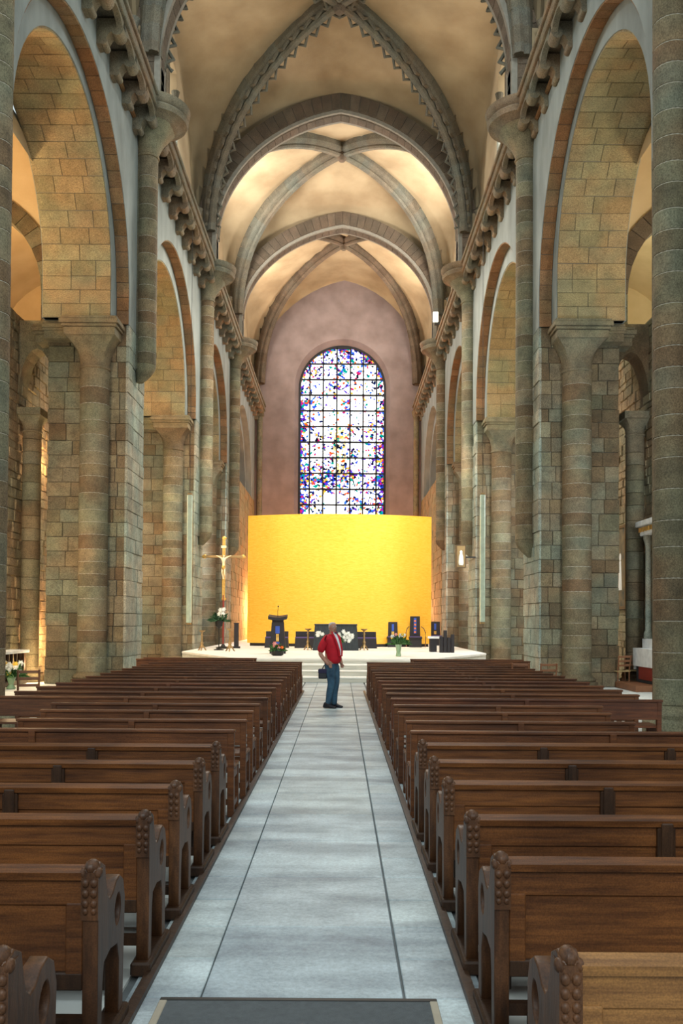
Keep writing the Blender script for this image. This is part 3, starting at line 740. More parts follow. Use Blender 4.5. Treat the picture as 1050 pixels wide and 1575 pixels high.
# little wall colonettes beside each springing (above the gallery)
for s in (-1, 1):
    for Y in D[1:]:
        for dy in (-0.85, 0.85):
            cm = MB(); cm.lathe([(0.16,0),(0.11,0.15),(0.085,0.2),(0.085,1.7),(0.14,1.75),(0.10,1.8),(0.17,2.05),(0.2,2.12)], (0,0,0), 12)
            tr = sc.collection.objects['trim_%d' % (1 if s < 0 else 2)]
            o = link('colonette', cm.mesh('colonette', M['greyrib'], smooth=True), tr, (s*5.75, Y+dy, 16.62))

# ------------------------------------------------------------------ end wall with the great window
ew = MB(); zc = 17.95; rw = 3.28; NW = 32; y0, y1 = DEND-0.0, DEND+1.2; zt_ = 27.0; zs_ = 6.3
def endface(mb, r, y, zbot):
    pr = [(-r, zbot), (-r, zc)] + [(-r*math.cos(PI*q/NW), zc + r*math.sin(PI*q/NW)) for q in range(1, NW)] + [(r, zc), (r, zbot)]
    return pr
pf = endface(ew, rw, y0, zs_)
for a, b_ in zip(pf[:-1], pf[1:]):
    if b_[0]-a[0] > 1e-6: ew.add([(a[0], y0, a[1]), (b_[0], y0, b_[1]), (b_[0], y0, zt_), (a[0], y0, zt_)], [(0,1,2,3)])
ew.add([(-6.5,y0,0),(-rw,y0,0),(-rw,y0,zt_),(-6.5,y0,zt_)], [(0,1,2,3)]); ew.add([(6.5,y0,0),(rw,y0,0),(rw,y0,zt_),(6.5,y0,zt_)], [(0,1,2,3)])
ew.add([(-rw,y0,0),(rw,y0,0),(rw,y0,zs_),(-rw,y0,zs_)], [(0,1,2,3)])
pb = endface(ew, 2.98, y0+0.75, zs_+0.3)
for (a, b_), (c, d) in zip(zip(pf[:-1], pf[1:]), zip(pb[:-1], pb[1:])):
    ew.add([(a[0], y0, a[1]), (b_[0], y0, b_[1]), (d[0], y0+0.75, d[1]), (c[0], y0+0.75, c[1])], [(0,1,2,3)])
ew.add([(-rw, y0, zs_), (rw, y0, zs_), (2.98, y0+0.75, zs_+0.3), (-2.98, y0+0.75, zs_+0.3)], [(0,1,2,3)])
wb = struct(link('wall_back', ew.mesh('end_wall', M['endwall'], recalc=False))); wb.location.x = 0.28
for s in (-1, 1):
    mb = MB(); z = 0
    tr = struct(link('trim_%d' % (30 if s < 0 else 31), MB().lathe([(0.3,0),(0.3,0.3),(0.19,0.4),(0.19,15.6),(0.3,16.1),(0.32,16.2)], (s*5.35, DEND-0.2, 0), 14).mesh('corner_shaft', M['drum'], smooth=True)))
# window: panes, bars
wf = struct(link('window_1', MB().mesh('window_root', M['lead']))); wf.location.x = 0.28
fr = MB(); secs = []
ra, rb_ = 2.88, 3.04
path_i = endface(None, ra, 0, zs_+0.3); path_o = endface(None, rb_, 0, zs_+0.2)
fr.sweep([[(a, 60.62, b_), (a, 60.74, b_), (c, 60.74, d), (c, 60.62, d)] for (a, b_), (c, d) in zip(path_i, path_o)])
fr.box(-3.0, 3.0, 60.62, 60.74, zs_+0.15, zs_+0.32)
part('window_frame', fr, M['lead'], wf)
xs_ = [-2.88, -2.25, -1.32, -0.38, 0.55, 1.45, 2.37, 2.88]
zs2 = [zs_+0.3]; 
while zs2[-1] < 20.6: zs2.append(zs2[-1] + 1.09)
def top(x): return zc + math.sqrt(max(0.0, ra*ra - x*x))
for a in range(len(xs_)-1):
    for b_ in range(len(zs2)):
        x0, x1 = xs_[a], xs_[a+1]; z0 = zs2[b_]; z1 = zs2[b_+1] if b_+1 < len(zs2) else 20.95
        K = 8; bot = []; tp = []
        for q in range(K+1):
            x = x0 + (x1-x0)*q/K; t_ = min(z1, top(x)); bot.append((x, min(z0, t_))); tp.append((x, t_))
        if max(t_[1]-bb[1] for t_, bb in zip(tp, bot)) < 0.03: continue
        vs = [(x, 60.70, z) for x, z in bot] + [(x, 60.70, z) for x, z in tp]
        fs = [(q, q+1, K+2+q, K+1+q) for q in range(K) if (tp[q][1]-bot[q][1]) + (tp[q+1][1]-bot[q+1][1]) > 0.01]
        vs += [(x, 60.73, z) for x, y_, z in vs]; m2 = 2*(K+1)
        fs += [tuple(m2+i for i in reversed(f)) for f in fs]
        link('glass_pane', MB().add(vs, fs).mesh('glass_pane', M['glass'], recalc=False), wf)
for x in xs_[1:-1]: part('glazing_bar', MB().box(x-0.05, x+0.05, 60.58, 60.69, zs_+0.3, top(x)), M['lead'], wf)
for z in zs2[1:]:
    hw = 2.88 if z < zc else math.sqrt(max(0.01, ra*ra-(z-zc)**2)); part('glazing_bar', MB().box(-hw, hw, 60.58, 60.69, z-0.05, z+0.05), M['lead'], wf)

# ------------------------------------------------------------------ side aisles
for s in (-1, 1):
    o = struct(link('wall_%s_aisle' % SIDE[s], MB().box(s*RX, s*(RX+0.4), 10, 60, 0, 10.4).box(s*RX, s*14.2, 10, 60, 10.3, 10.45).box(s*13.8, s*14.2, 10, 60, 10.4, 17).mesh('aisle_wall', M['lightmortar'])))
    al = o
    mb = MB()
    y = 19.0
    z = 0.02
    while z < 10.3:
        h = R.uniform(0.18, 0.34); y = 19.0
        while y < 34:
            l = R.uniform(0.22, 0.6); p = R.uniform(0.0, 0.05)
            e1, e2, e3, e4 = [R.uniform(0.0, 0.03) for _ in range(4)]
            x0 = s*(RX - 0.01 - p); x1 = s*RX
            mb.add([(x1, y, z), (x1, y+l, z), (x1, y+l, z+h), (x1, y, z+h), (x0, y+0.012+e1, z+0.012+e2), (x0, y+l-0.012-e3, z+0.012+e4), (x0, y+l-0.012-e2, z+h-0.012-e1), (x0, y+0.012+e4, z+h-0.012-e3)],
                   [(4,5,6,7),(0,1,5,4),(1,2,6,5),(2,3,7,6),(3,0,4,7)])
            y += l
        z += h
    rbb = part('rubble_stones', mb, M['rubble'], al); rbb['kind'] = 'stuff'
    # aisle barrel vault
    vm = MB(); n = 16; vs = []
    for Yq in (10, 60):
        for q in range(n+1):
            a = PI*q/n; vs.append((s*(10.86 - 3.0*math.cos(a)), Yq, 13.7 + 2.4*math.sin(a)))
    vm.add(vs, [(q, q+1, n+2+q, n+1+q) for q in range(n)])
    struct(link('ceiling_%s_aisle' % SIDE[s], vm.mesh('aisle_vault', M['aisleplaster'], smooth=True)))
    # aisle transverse arches behind each pier, of voussoirs
    for pi_, Y in enumerate(D[:3]):
        t = thing('aisle_arch', 'round arch spanning the %s side aisle behind the %s pier' % (SIDE[s], ordinal(pi_)), 'arch', (s*11.05, Y, Z_SPR), group='side aisle arches')
        n = 20; r0, r1 = 2.65, 3.15; zc_ = 1.2; da = PI/n
        me = wedge(r0, r1, da, -0.35, 0.35, M['rib'] if s > 0 else M['ashlar'], 'voussoir')
        for q in range(n):
            a = -PI/2 + (q+0.5)*da
            ob = link('voussoir', me, t, (0, 0, zc_)); ob.rotation_euler = (0, 0, PI/2)
            ob.matrix_local = Matrix.Translation((0, 0, zc_)) @ Matrix.Rotation(a, 4, 'Y') @ Matrix.Rotation(PI/2, 4, 'Z')
        for sg in (-1, 1):
            for q in range(3): block('voussoir', min(sg*r0, sg*r1), max(sg*r0, sg*r1), -0.35, 0.35, q*0.4+0.005, q*0.4+0.395, M['ashlar'], t)
        # spandrel above
        sp = MB(); m2 = 20
        top_ = lambda x: 3.7 + 2.4*math.sqrt(max(0, 1-(x/2.95)**2))
        for q in range(m2):
            a0_, a1_ = PI*q/m2, PI*(q+1)/m2
            x0, x1 = -3.12*math.cos(a0_), -3.12*math.cos(a1_)
            for yy in (-0.25, 0.25): sp.add([(x0, yy, zc_+3.12*math.sin(a0_)), (x1, yy, zc_+3.12*math.sin(a1_)), (x1, yy, max(6.2, 0)), (x0, yy, 6.2)], [(0,1,2,3)])
        part('spandrel', sp, M['aisleplaster'], t)
        # respond against the aisle wall + narrow low arch to the pier
        t = thing('aisle_respond', 'slim half column against the %s aisle wall opposite the %s pier' % (SIDE[s], ordinal(pi_)), 'column', (s*8.68, Y-0.1, 0), group='side aisle responds')
        part('column_base', MB().lathe([(0.42,0),(0.42,0.18),(0.36,0.22),(0.38,0.28),(0.30,0.36),(0.27,0.42)], n=20), M['drum'], t, smooth=True)
        z = 0.42
        while z < 7.1:
            h = min(R.choice([0.36, 0.44, 0.52]), 7.15-z)
            if 7.15-z-h < 0.2: h = 7.15-z
            link('drum', drum_mesh(0.26, h, M['drum']), t, (0, 0, z)); z += h
        cb = MB(); cb.lathe(ring(0.25, 0.04, 7.17), n=16); capital(cb, (0,0,7.2), 0.26, 0.36, 0.36, 0.4); cb.box(-0.42, 0.36, -0.42, 0.42, 7.6, 7.8)
        part('capital', cb, M['drum'], t, smooth=True)
        ar = MB(); sx_ = -s; xw, xp = 0.32, -0.75
        n = 10; cx_ = -0.22; rr_ = 0.52
        vs = [];
        for yy in (-0.35, 0.35):
            for q in range(n+1):
                a = PI*q/n; vs.append((s*(cx_ - rr_*math.cos(a)), yy, 8.0+1.5*math.sin(a)))
            for q in range(n+1): vs.append((s*(cx_ - (rr_+0.01)*math.cos(PI*q/n)), yy, 10.3))
        k = n+1
        fs = [(q, q+1, k+q+1, k+q) for q in range(n)] + [(2*k+q, 2*k+q+1, 3*k+q+1, 3*k+q) for q in range(n)] + [(q, q+1, 2*k+q+1, 2*k+q) for q in range(n)]
        ar.add(vs, fs); part('low_arch', ar, M['ashlar'], t)

# outer shell east of the aisles
struct(link('wall_back_aisles', MB().box(-14.2, -6.5, 60, 60.4, 0, 17).box(6.5, 14.2, 60, 60.4, 0, 17).mesh('aisle_end', M['aisleplaster'])))

# ------------------------------------------------------------------ golden screen
scn = thing('screen', 'tall convex golden yellow screen standing on the dais below the great window', 'screen', (0.18, 41.2, ZD))
mb = MB(); n = 24; vs = []
for th in (0, 0.08):
    for z in (0.14, 6.12):
        for q in range(n+1):
            u = -1 + 2*q/n; vs.append((u*4.32, 1.0*u*u - 0.9 + th, z))
k = n+1
fs = []
for q in range(n):
    fs += [(q, q+1, k+q+1, k+q), (2*k+q, 2*k+q+1, 3*k+q+1, 3*k+q), (k+q, k+q+1, 3*k+q+1, 3*k+q), (q, q+1, 2*k+q+1, 2*k+q)]
fs += [(0, k, 3*k, 2*k), (n, k+n, 3*k+n, 2*k+n)]
mb.add(vs, fs); part('screen_panel', mb, M['screen'], scn)
bs = MB()
bs.sweep([[(u*4.2, 1.0*u*u-0.88, 0.0), (u*4.2, 1.0*u*u-0.82, 0.0), (u*4.2, 1.0*u*u-0.82, 0.14), (u*4.2, 1.0*u*u-0.88, 0.14)] for u in [-1+2*q/16 for q in range(17)]])
part('plinth', bs, M['black'], scn)

# ------------------------------------------------------------------ choir furniture
def P(px, py_base, z=ZD):
    """ground point on the dais seen at this height on the page"""
    d = (1.75 - z)*F/(py_base - 957.0); return (0.22 + (px-523)*d/F, d, z)
# altar
p = P(516.5, 1000.5)
al = thing('altar', 'dark slate altar block with flaring trapezoid front behind the man', 'altar', (p[0], p[1], ZD))
def trap(mb, wb, wt, d0, d1, h, z0=0, dt=0):
    return mb.add([(-wb,d0,z0),(wb,d0,z0),(wb,d1,z0),(-wb,d1,z0),(-wt,d0+dt,h),(wt,d0+dt,h),(wt,d1,h),(-wt,d1,h)], [(0,3,2,1),(4,5,6,7),(0,1,5,4),(1,2,6,5),(2,3,7,6),(3,0,4,7)])
part('altar_block', trap(MB(), 0.92, 0.84, 0, 0.8, 1.0), M['altar'], al, bevel=0.015)
part('altar_slab', MB().box(-0.86, 0.86, -0.02, 0.84, 1.0, 1.06), M['altar'], al, bevel=0.01)
# choir benches with purple cushions
for i, (px0, px1, nm) in enumerate(((407, 444, 'behind the lectern'), (453, 486, 'left of the altar'), (546, 580, 'right of the altar'))):
    p = P((px0+px1)/2, 997); wd = (px1-px0)*p[1]/F
    t = thing('choir_bench', 'low black choir bench with purple cushion ' + nm, 'bench', (p[0], p[1], ZD), group='black choir benches')
    part('bench_body', trap(MB(), wd/2, wd/2-0.03, 0, 0.45, 0.42), M['black'], t, bevel=0.01)
    part('backrest', MB().box(-wd/2+0.03, wd/2-0.03, 0.40, 0.46, 0.42, 0.72), M['black'], t, bevel=0.01)
    part('cushion', MB().box(-wd/2+0.02, wd/2-0.02, 0.0, 0.38, 0.42, 0.48), M['purple'], t, bevel=0.02)
# lectern
p = P(427, 1006)
t = thing('lectern', 'black tapered lectern with blue and gold panel left of the altar', 'lectern', (p[0], p[1], ZD))
part('body', trap(MB(), 0.28, 0.21, 0, 0.35, 1.12), M['black'], t, bevel=0.01)
tp = MB()
secs = [[(u*0.33, -0.12, 1.18+0.04*abs(u)**2), (u*0.33, 0.42, 1.26+0.04*u*u), (u*0.33, 0.42, 1.34+0.04*u*u+0.02), (u*0.33, -0.12, 1.28+0.05*u*u)] for u in (-1,-0.6,-0.2,0.2,0.6,1)]
tp.sweep(secs); part('book_rest', tp, M['black'], t)
part('neck', MB().box(-0.20, 0.20, 0.04, 0.3, 1.10, 1.22), M['black'], t)
part('blue_inlay', MB().box(-0.075, 0.075, -0.025, 0.01, 0.08, 0.42), M['blue'], t); part('blue_inlay', MB().box(-0.075, 0.075, -0.015, 0.06, 0.72, 0.98), M['blue'], t)
part('gold_inlay', MB().box(-0.05, 0.05, -0.02, 0.03, 0.44, 0.70), M['gold'], t)
mic = MB().tube([(0, 0.05, 1.3), (0.0, 0.0, 1.5), (0.02, -0.03, 1.66)], 0.008, 6); mic.ball((0.02, -0.04, 1.68), 0.028); part('microphone', mic, M['darkmetal'], t, smooth=True)
# candlesticks
def candlestick(p, sc_=1.0, label='', mt='bronze', candle=False):
    t = thing('candlestick', label, 'candlestick', p, group='standing candlesticks')
    part('stem', MB().lathe([(0.0,0.12),(0.10,0.14),(0.05,0.26),(0.075,0.32),(0.04,0.40),(0.035,0.62),(0.06,0.66),(0.035,0.70),(0.04,0.78),(0.03,0.80)], n=12), M[mt], t, smooth=True)
    part('drip_pan', MB().lathe([(0.03,0.78),(0.12,0.83),(0.15,0.87),(0.13,0.87),(0.0,0.84)], n=16), M[mt], t, smooth=True)
    for k in range(3):
        a = 2*PI*k/3 + PI/6
        part('foot', MB().tube([(0.02*math.cos(a), 0.02*math.sin(a), 0.2), (0.10*math.cos(a), 0.10*math.sin(a), 0.16), (0.16*math.cos(a), 0.16*math.sin(a), 0.04), (0.2*math.cos(a), 0.2*math.sin(a), 0.02)], [0.03,0.03,0.025,0.02], 6), M[mt], t, smooth=True)
    t.scale = (sc_,)*3; return t
candlestick(P(474, 1000), 1.0, 'bronze three-footed candlestick at the left end of the altar')
candlestick(P(560, 1000), 1.0, 'bronze three-footed candlestick at the right end of the altar')
candlestick(P(354, 1003), 1.0, 'thin bronze candlestick right of the crucifix'); candlestick(P(311, 1002), 0.9, 'thin bronze candlestick left of the crucifix')
# high-backed chairs
def high_chair(px0, px1, ytop, ybase, label, armed=False, goldlow=True):
    p = P((px0+px1)/2, ybase); wd = (px1-px0)*p[1]/F/2; h = (ybase-ytop)*p[1]/F
    t = thing('celebrant_chair', label, 'chair', (p[0], p[1], ZD), group='black chairs of the choir')
    bk = MB(); trap(bk, wd, wd*0.88, 0.42, 0.50, h, 0.0, 0.0); part('backrest', bk, M['black'], t, bevel=0.01)
    part('seat', MB().box(-wd-0.05, wd+0.05, 0.0, 0.45, 0.40, 0.46), M['black'], t, bevel=0.01)
    part('seat_cushion', MB().box(-wd-0.03, wd+0.03, 0.0, 0.42, 0.46, 0.50), M['purple'], t, bevel=0.012)
    part('seat_box', MB().box(-wd-0.02, wd+0.02, 0.06, 0.45, 0.0, 0.40), M['black'], t)
    if armed:
        part('blue_inlay', MB().box(-0.06, 0.06, 0.405, 0.43, 0.62, h-0.08), M['blue'], t)
        for q in range(4): part('orange_inlay', MB().box(-0.045, 0.045, 0.395, 0.42, 0.66+q*0.17, 0.74+q*0.17), M['orange'], t)
    else:
        part('blue_inlay', MB().box(-0.05, 0.05, 0.405, 0.43, h-0.42, h-0.1), M['blue'], t); part('gold_inlay', MB().box(-0.06, 0.06, 0.40, 0.43, 0.56, 0.72), M['gold'], t)
    if armed:
        for s in (-1, 1):
            part('armrest', MB().tube([(s*(wd+0.03), 0.40, 0.95), (s*(wd+0.13), 0.2, 0.86), (s*(wd+0.19), 0.05, 0.68), (s*(wd+0.2), 0.0, 0.45), (s*(wd+0.18), 0.0, 0.02)], 0.022, 6), M['chairwood'], t, smooth=True)
high_chair(597, 613, 956, 995, 'black high-backed chair with blue and gold panel right of the altar')
high_chair(631, 648, 947, 995, 'tallest black chair with curved red wooden arms on the dais', True)
high_chair(662, 679, 955, 992, 'black high-backed chair beside the credence table at right')
# credence table with dark stepped blocks
p = P(674, 1002)
t = thing('credence_table', 'small table under pale cloth at the right edge of the dais', 'table', (p[0], p[1], ZD))
part('table_top', MB().box(-0.36, 0.30, 0, 0.5, 0.52, 0.60), M['linen'], t, bevel=0.01)
for sx, sy in ((-0.3,0.05),(0.22,0.05),(-0.3,0.42),(0.22,0.42)): part('leg', MB().box(sx, sx+0.07, sy, sy+0.07, 0, 0.52), M['black'], t)
part('side_panel', MB().box(-0.25, -0.05, 0.06, 0.40, 0.0, 0.52), M['black'], t)
p = P(687, 1003)
t = thing('block_candle_stand', 'black stepped stand of upright blocks beside the credence table', 'stand', (p[0], p[1], ZD))
for x, h in ((-0.26, 0.62), (-0.12, 0.85), (0.02, 0.58), (0.16, 0.70)): part('upright_block', MB().box(x, x+0.13, 0, 0.2, 0, h), M['black'], t, bevel=0.01)
# pedestal
p = P(363.5, 998)
t = thing('pedestal', 'narrow dark pedestal standing between crucifix and golden screen', 'pedestal', (p[0], p[1], ZD))
part('column', MB().box(-0.09, 0.09, 0, 0.2, 0.08, 1.05), M['black'], t); part('foot', MB().box(-0.15, 0.15, -0.05, 0.25, 0, 0.08), M['black'], t); part('top', MB().box(-0.11, 0.11, -0.02, 0.22, 1.05, 1.08), M['black'], t)

# bouquets
def leafblade(mb, c, d, l, w_):
    d = Vector(d).normalized(); sd = d.cross(Vector((0.3,1,0.2))).normalized(); c = Vector(c)
    up = sd.cross(d)*0.12*l
    mb.add([c, c+d*l*0.45+sd*w_+up, c+d*l, c+d*l*0.45-sd*w_+up, c+d*l*0.5+up*2], [(0,1,4),(1,2,4),(2,3,4),(3,0,4)])
def bouquet(name, loc, label, vase, spread, height, zbase, nleaf, blooms, lm='leaf', seed=1, brad=0.055):
    t = thing(name, label, 'flowers', loc); rr = random.Random(seed)
    if vase: part('vase', vase[0], M[vase[1]], t, smooth=True)
    mb = MB()
    for _ in range(nleaf):
        a = rr.uniform(0, 2*PI); el = rr.uniform(-0.2, 1.4); d = (math.cos(a)*math.cos(el), math.sin(a)*math.cos(el), math.sin(el))
        r = rr.uniform(0.05, 0.7); c = (d[0]*spread*r, d[1]*spread*r, zbase + height*(0.15+0.5*r*max(0.1, d[2])))
        leafblade(mb, c, d, rr.uniform(0.35, 0.7)*spread, rr.uniform(0.05, 0.12)*spread)
    o = part('foliage', mb, M[lm], t); o['kind'] = 'stuff'
    for (x, y, z, mt_) in blooms:
        fm = MB(); n = 6
        fm.ball((0,0,0), brad*0.4, n=6, m_=4)
        for k in range(n):
            a = 2*PI*k/n; leafblade(fm, (0,0,0), (math.cos(a), -0.5, math.sin(a)), brad*1.3, brad*0.5)
        fm.ball((0,-0.01,0), brad*0.75, brad*0.4, brad*0.75, n=8, m_=5)
        o = link('blossom', fm.mesh('blossom', M[mt_]), t, (x, y, z), (rr.uniform(-0.3,0.3), 0, rr.uniform(-0.4,0.4)))
        st_ = MB().tube([(x*0.2, y*0.2, zbase), (x*0.6, y*0.6, zbase+(z-zbase)*0.6), (x, y+0.01, z)], 0.006, 5); part('stem', st_, M['leafdark'], t)
    return t
rr = random.Random(3)
p = P(427, 1009)
bl = [(rr.uniform(-0.2, 0.22), rr.uniform(-0.15, 0.1), rr.uniform(0.26, 0.42), rr.choice(['orange','orange','yellowp','pink'])) for _ in range(12)]
bouquet('flower_arrangement', p, 'low bowl of orange and green flowers in front of the lectern', (MB().lathe([(0.12,0),(0.2,0.03),(0.22,0.16),(0.18,0.16),(0.1,0.05)], n=16), 'darkmetal'), 0.3, 0.3, 0.12, 110, bl, seed=2)
p = P(613, 1009)
bl = [(rr.uniform(-0.24, 0.28), rr.uniform(-0.12, 0.1), rr.uniform(0.62, 0.76), rr.choice(['white','white','yellowp','pink'])) for _ in range(9)]
bouquet('flower_arrangement', p, 'tall glass vase of white and yellow flowers right of the altar', (MB().lathe([(0.07,0),(0.09,0.02),(0.07,0.15),(0.11,0.40),(0.09,0.40),(0.0,0.06)], n=14), 'vaseglass'), 0.36, 0.36, 0.36, 120, bl, seed=4)
p = P(516, 1003)
bl = [(-0.80+0.22+rr.uniform(-0.1,0.1), -0.04, rr.uniform(0.62, 0.80), 'white') for _ in range(6)] + [(0.36+rr.uniform(-0.22,0.28), rr.uniform(-0.1,0), rr.uniform(0.40, 0.84), 'white') for _ in range(22)]
t = bouquet('flower_garland', (p[0], p[1], ZD), 'white roses and greenery set before the dark altar', (MB().lathe([(0.08,0),(0.12,0.02),(0.05,0.2),(0.14,0.4),(0.1,0.4),(0,0.25)], n=14), 'altar'), 0.4, 0.4, 0.35, 90, bl, seed=5, brad=0.075)
p = P(337, 1001)
bl = [(rr.uniform(-0.06, 0.2), rr.uniform(-0.15, 0.0), rr.uniform(1.35, 1.62), 'white') for _ in range(10)]
bouquet('lily_bouquet', (p[0], p[1], ZD), 'white lilies with dark foliage in a tall stand under the crucifix', (MB().lathe([(0.2,0),(0.2,0.03),(0.02,0.06),(0.02,0.85),(0.14,0.95),(0.17,1.15),(0.14,1.15),(0.05,0.95)], n=14), 'darkmetal'), 0.42, 0.6, 1.05, 150, bl, lm='leafdark', seed=6, brad=0.085)
# crucifix
p = P(342, 999)
t = thing('crucifix', 'tall gilded crucifix on a red pole left of the golden screen', 'crucifix', (p[0], p[1]+0.3, ZD))
q = (p[1]+0.3)/F
zc_ = (957-857)*q + 1.75 - ZD
part('pole', MB().tube([(0,0,0),(0,0,zc_-1.6)], 0.04, 8), M['redpaint'], t, smooth=True)
part('pole_base', MB().lathe([(0.3,0),(0.3,0.05),(0.1,0.1),(0.05,0.2)], n=16), M['darkmetal'], t, smooth=True)
part('cross_upright', MB().box(-0.065, 0.065, -0.03, 0.03, zc_-1.75, zc_+0.75), M['gold'], t, bevel=0.012)
part('cross_arm', MB().box(-0.80, 0.80, -0.035, 0.025, zc_-0.05, zc_+0.05), M['bronze'], t, bevel=0.012)
fn = MB()
for (x, z) in ((-0.80, zc_), (0.80, zc_), (0, zc_+0.77), (0, zc_-1.77)):
    fn.ball((x, 0, z), 0.09, 0.035, 0.09); fn.ball((x+0.07*(1 if x >= 0 else -1), 0, z+0.0), 0.05, 0.03, 0.05)
part('finials', fn, M['gold'], t, smooth=True)
part('title_board', MB().box(-0.11, 0.11, -0.05, -0.03, zc_+0.36, zc_+0.46), M['ivory'], t)
# figure on the cross (skinned body)
def skin_body(name, verts, edges, radii, m_, parent, levels=2, root=0):
    me = bpy.data.meshes.new(name); me.from_pydata([tuple(v) for v in verts], edges, []); me.update()
    o = link(name, me, parent); me.materials.append(m_)
    md = o.modifiers.new('skin', 'SKIN'); md.use_smooth_shade = True
    me.skin_vertices.new(name='') if not me.skin_vertices else None
    for i, r in enumerate(radii):
        sv = me.skin_vertices[0].data[i]; sv.radius = r if isinstance(r, tuple) else (r, r); sv.use_root = (i == root)
    sb = o.modifiers.new('sub', 'SUBSURF'); sb.levels = levels; sb.render_levels = levels
    return o
V = [(0,-0.09,-0.42),(0,-0.1,-0.30),(0,-0.1,-0.14),(0,-0.09,-0.03),(0.03,-0.11,0.05),
     (-0.1,-0.09,-0.06),(-0.21,-0.08,0.0),(-0.32,-0.06,0.04),(0.1,-0.09,-0.06),(0.21,-0.08,0.0),(0.32,-0.06,0.04),
     (-0.045,-0.1,-0.46),(-0.06,-0.15,-0.66),(-0.02,-0.08,-0.88),(0.0,-0.11,-0.95),(0.045,-0.1,-0.46),(0.05,-0.15,-0.67),(0.01,-0.09,-0.88),(0.01,-0.12,-0.96)]
E = [(0,1),(1,2),(2,3),(3,4),(2,5),(5,6),(6,7),(2,8),(8,9),(9,10),(0,11),(11,12),(12,13),(13,14),(0,15),(15,16),(16,17),(17,18)]
RD = [0.065,0.055,0.075,0.03,0.05,0.035,0.025,0.018,0.035,0.025,0.018,0.045,0.032,0.02,0.02,0.045,0.032,0.02,0.02]
skin_body('carved_figure', [(x, y, z+zc_) for x, y, z in V], E, RD, M['ivory'], t)
part('loincloth', MB().lathe([(0.055,-0.56),(0.085,-0.5),(0.075,-0.40),(0.065,-0.38)], (0,-0.1,zc_), 12), M['gold'], t, smooth=True)

# hanging tube lamps
for s, px, yt, yb in ((-1, 290.5, 760, 962), (1, 741.5, 757, 958)):
    d = 31.0; q = d/F; x = 0.22 + (px-523)*q; z1 = 1.75+(957-yt)*q; z0 = 1.75+(957-yb)*q
    t = thing('tube_lamp', 'long slim pale green tube lamp hanging by the %s pillars' % SIDE[s], 'lamp', (x, d, z0), group='hanging tube lamps')
    part('tube', MB().box(-0.085, 0.085, -0.085, 0.085, 0.06, z1-z0-0.05), M['tube'], t, bevel=0.02)
    for z in (0, z1-z0-0.05): part('end_cap', MB().box(-0.075, 0.075, -0.075, 0.075, z, z+0.06), M['bronze'], t)
    part('wire', MB().tube([(0,0,z1-z0),(0,0,16.2-z0)], 0.008, 5), M['darkmetal'], t)
# spotlight on the right cornice
d = 43.5; q = d/F
t = thing('floodlight', 'small white floodlight shining on the right cornice near the vault', 'lamp', (0.22+(668-523)*q, d, 16.62))
part('lamp_head', MB().box(-0.12, 0.12, -0.08, 0.08, 0.15, 0.62), M['lampon'], t, bevel=0.02); part('bracket', MB().box(-0.05, 0.25, 0.0, 0.1, 0, 0.15), M['darkmetal'], t)
# small lit picture on right pier 3
d = 35.2; q = d/F
t = thing('lit_picture', 'small pale glazed picture case on the right pier beside the dais', 'picture', (0.22+(708.5-523)*q, d, 1.75+(957-872)*q))
part('case', MB().box(-0.20, 0.20, 0, 0.12, 0, 0.92), M['frame'], t, bevel=0.01); part('white_figure', MB().lathe([(0.08,0),(0.11,0.08),(0.09,0.35),(0.05,0.48),(0.055,0.56),(0.0,0.62)], (0,-0.01,0.1), 12), M['white'], t, smooth=True)
part('back_panel', MB().box(-0.16, 0.16, -0.008, -0.002, 0.04, 0.88), M['bronze'], t)
part('bracket', MB().box(0.1, 0.6, 0.04, 0.10, 0.4, 0.46), M['darkmetal'], t)

# ------------------------------------------------------------------ pews
def outline_mesh(name, loops, th, m_, bev=0.006):
    cu = bpy.data.curves.new(name, 'CURVE'); cu.dimensions = '2D'; cu.fill_mode = 'BOTH'; cu.extrude = th/2 - bev; cu.bevel_depth = bev; cu.bevel_resolution = 1
    for lp in loops:
        sp = cu.splines.new('POLY'); sp.points.add(len(lp)-1); sp.use_cyclic_u = True
        for i, (a, b_) in enumerate(lp): sp.points[i].co = (a, b_, 0, 1)
    o = bpy.data.objects.new(name, cu); sc.collection.objects.link(o)
    dg = bpy.context.evaluated_depsgraph_get(); me = bpy.data.meshes.new_from_object(o.evaluated_get(dg))
    bpy.data.objects.remove(o); bpy.data.curves.remove(cu)
    # curve (x, y) -> world (y, z); extrude -> x
    me.transform(Matrix(((0,0,1,0),(1,0,0,0),(0,1,0,0),(0,0,0,1))))
    me.materials.clear(); me.materials.append(m_); me.name = name; return me
def smooth_loop(pts, n=4):
    out = []
    k = len(pts)
    for i in range(k):
        p0, p1, p2, p3 = [Vector(pts[(i+j-1) % k]) for j in range(4)]
        for q in range(n):
            t_ = q/n; out.append(tuple(0.5*((2*p1)+(-p0+p2)*t_+(2*p0-5*p1+4*p2-p3)*t_*t_+(-p0+3*p1-3*p2+p3)*t_**3)))
    return out
end_out = [(-0.03,0.0),(0.02,0.0),(0.035,0.30),(0.055,0.38),(0.16,0.40),(0.27,0.38),(0.30,0.30),(0.305,0.0),(0.365,0.0),(0.375,0.30),(0.385,0.44),(0.39,0.54),(0.36,0.62),(0.30,0.655),(0.24,0.645),(0.19,0.61),(0.14,0.60),(0.10,0.63),(0.075,0.70),(0.06,0.76),(-0.0,0.79),(-0.04,0.77),(-0.045,0.70),(-0.035,0.62),(-0.03,0.3)]
end_hole = [(0.24,0.46),(0.30,0.47),(0.325,0.53),(0.30,0.59),(0.25,0.585),(0.215,0.53)]
END = outline_mesh('end_panel', [end_out, smooth_loop(end_hole, 3)], 0.062, M['oakend'])
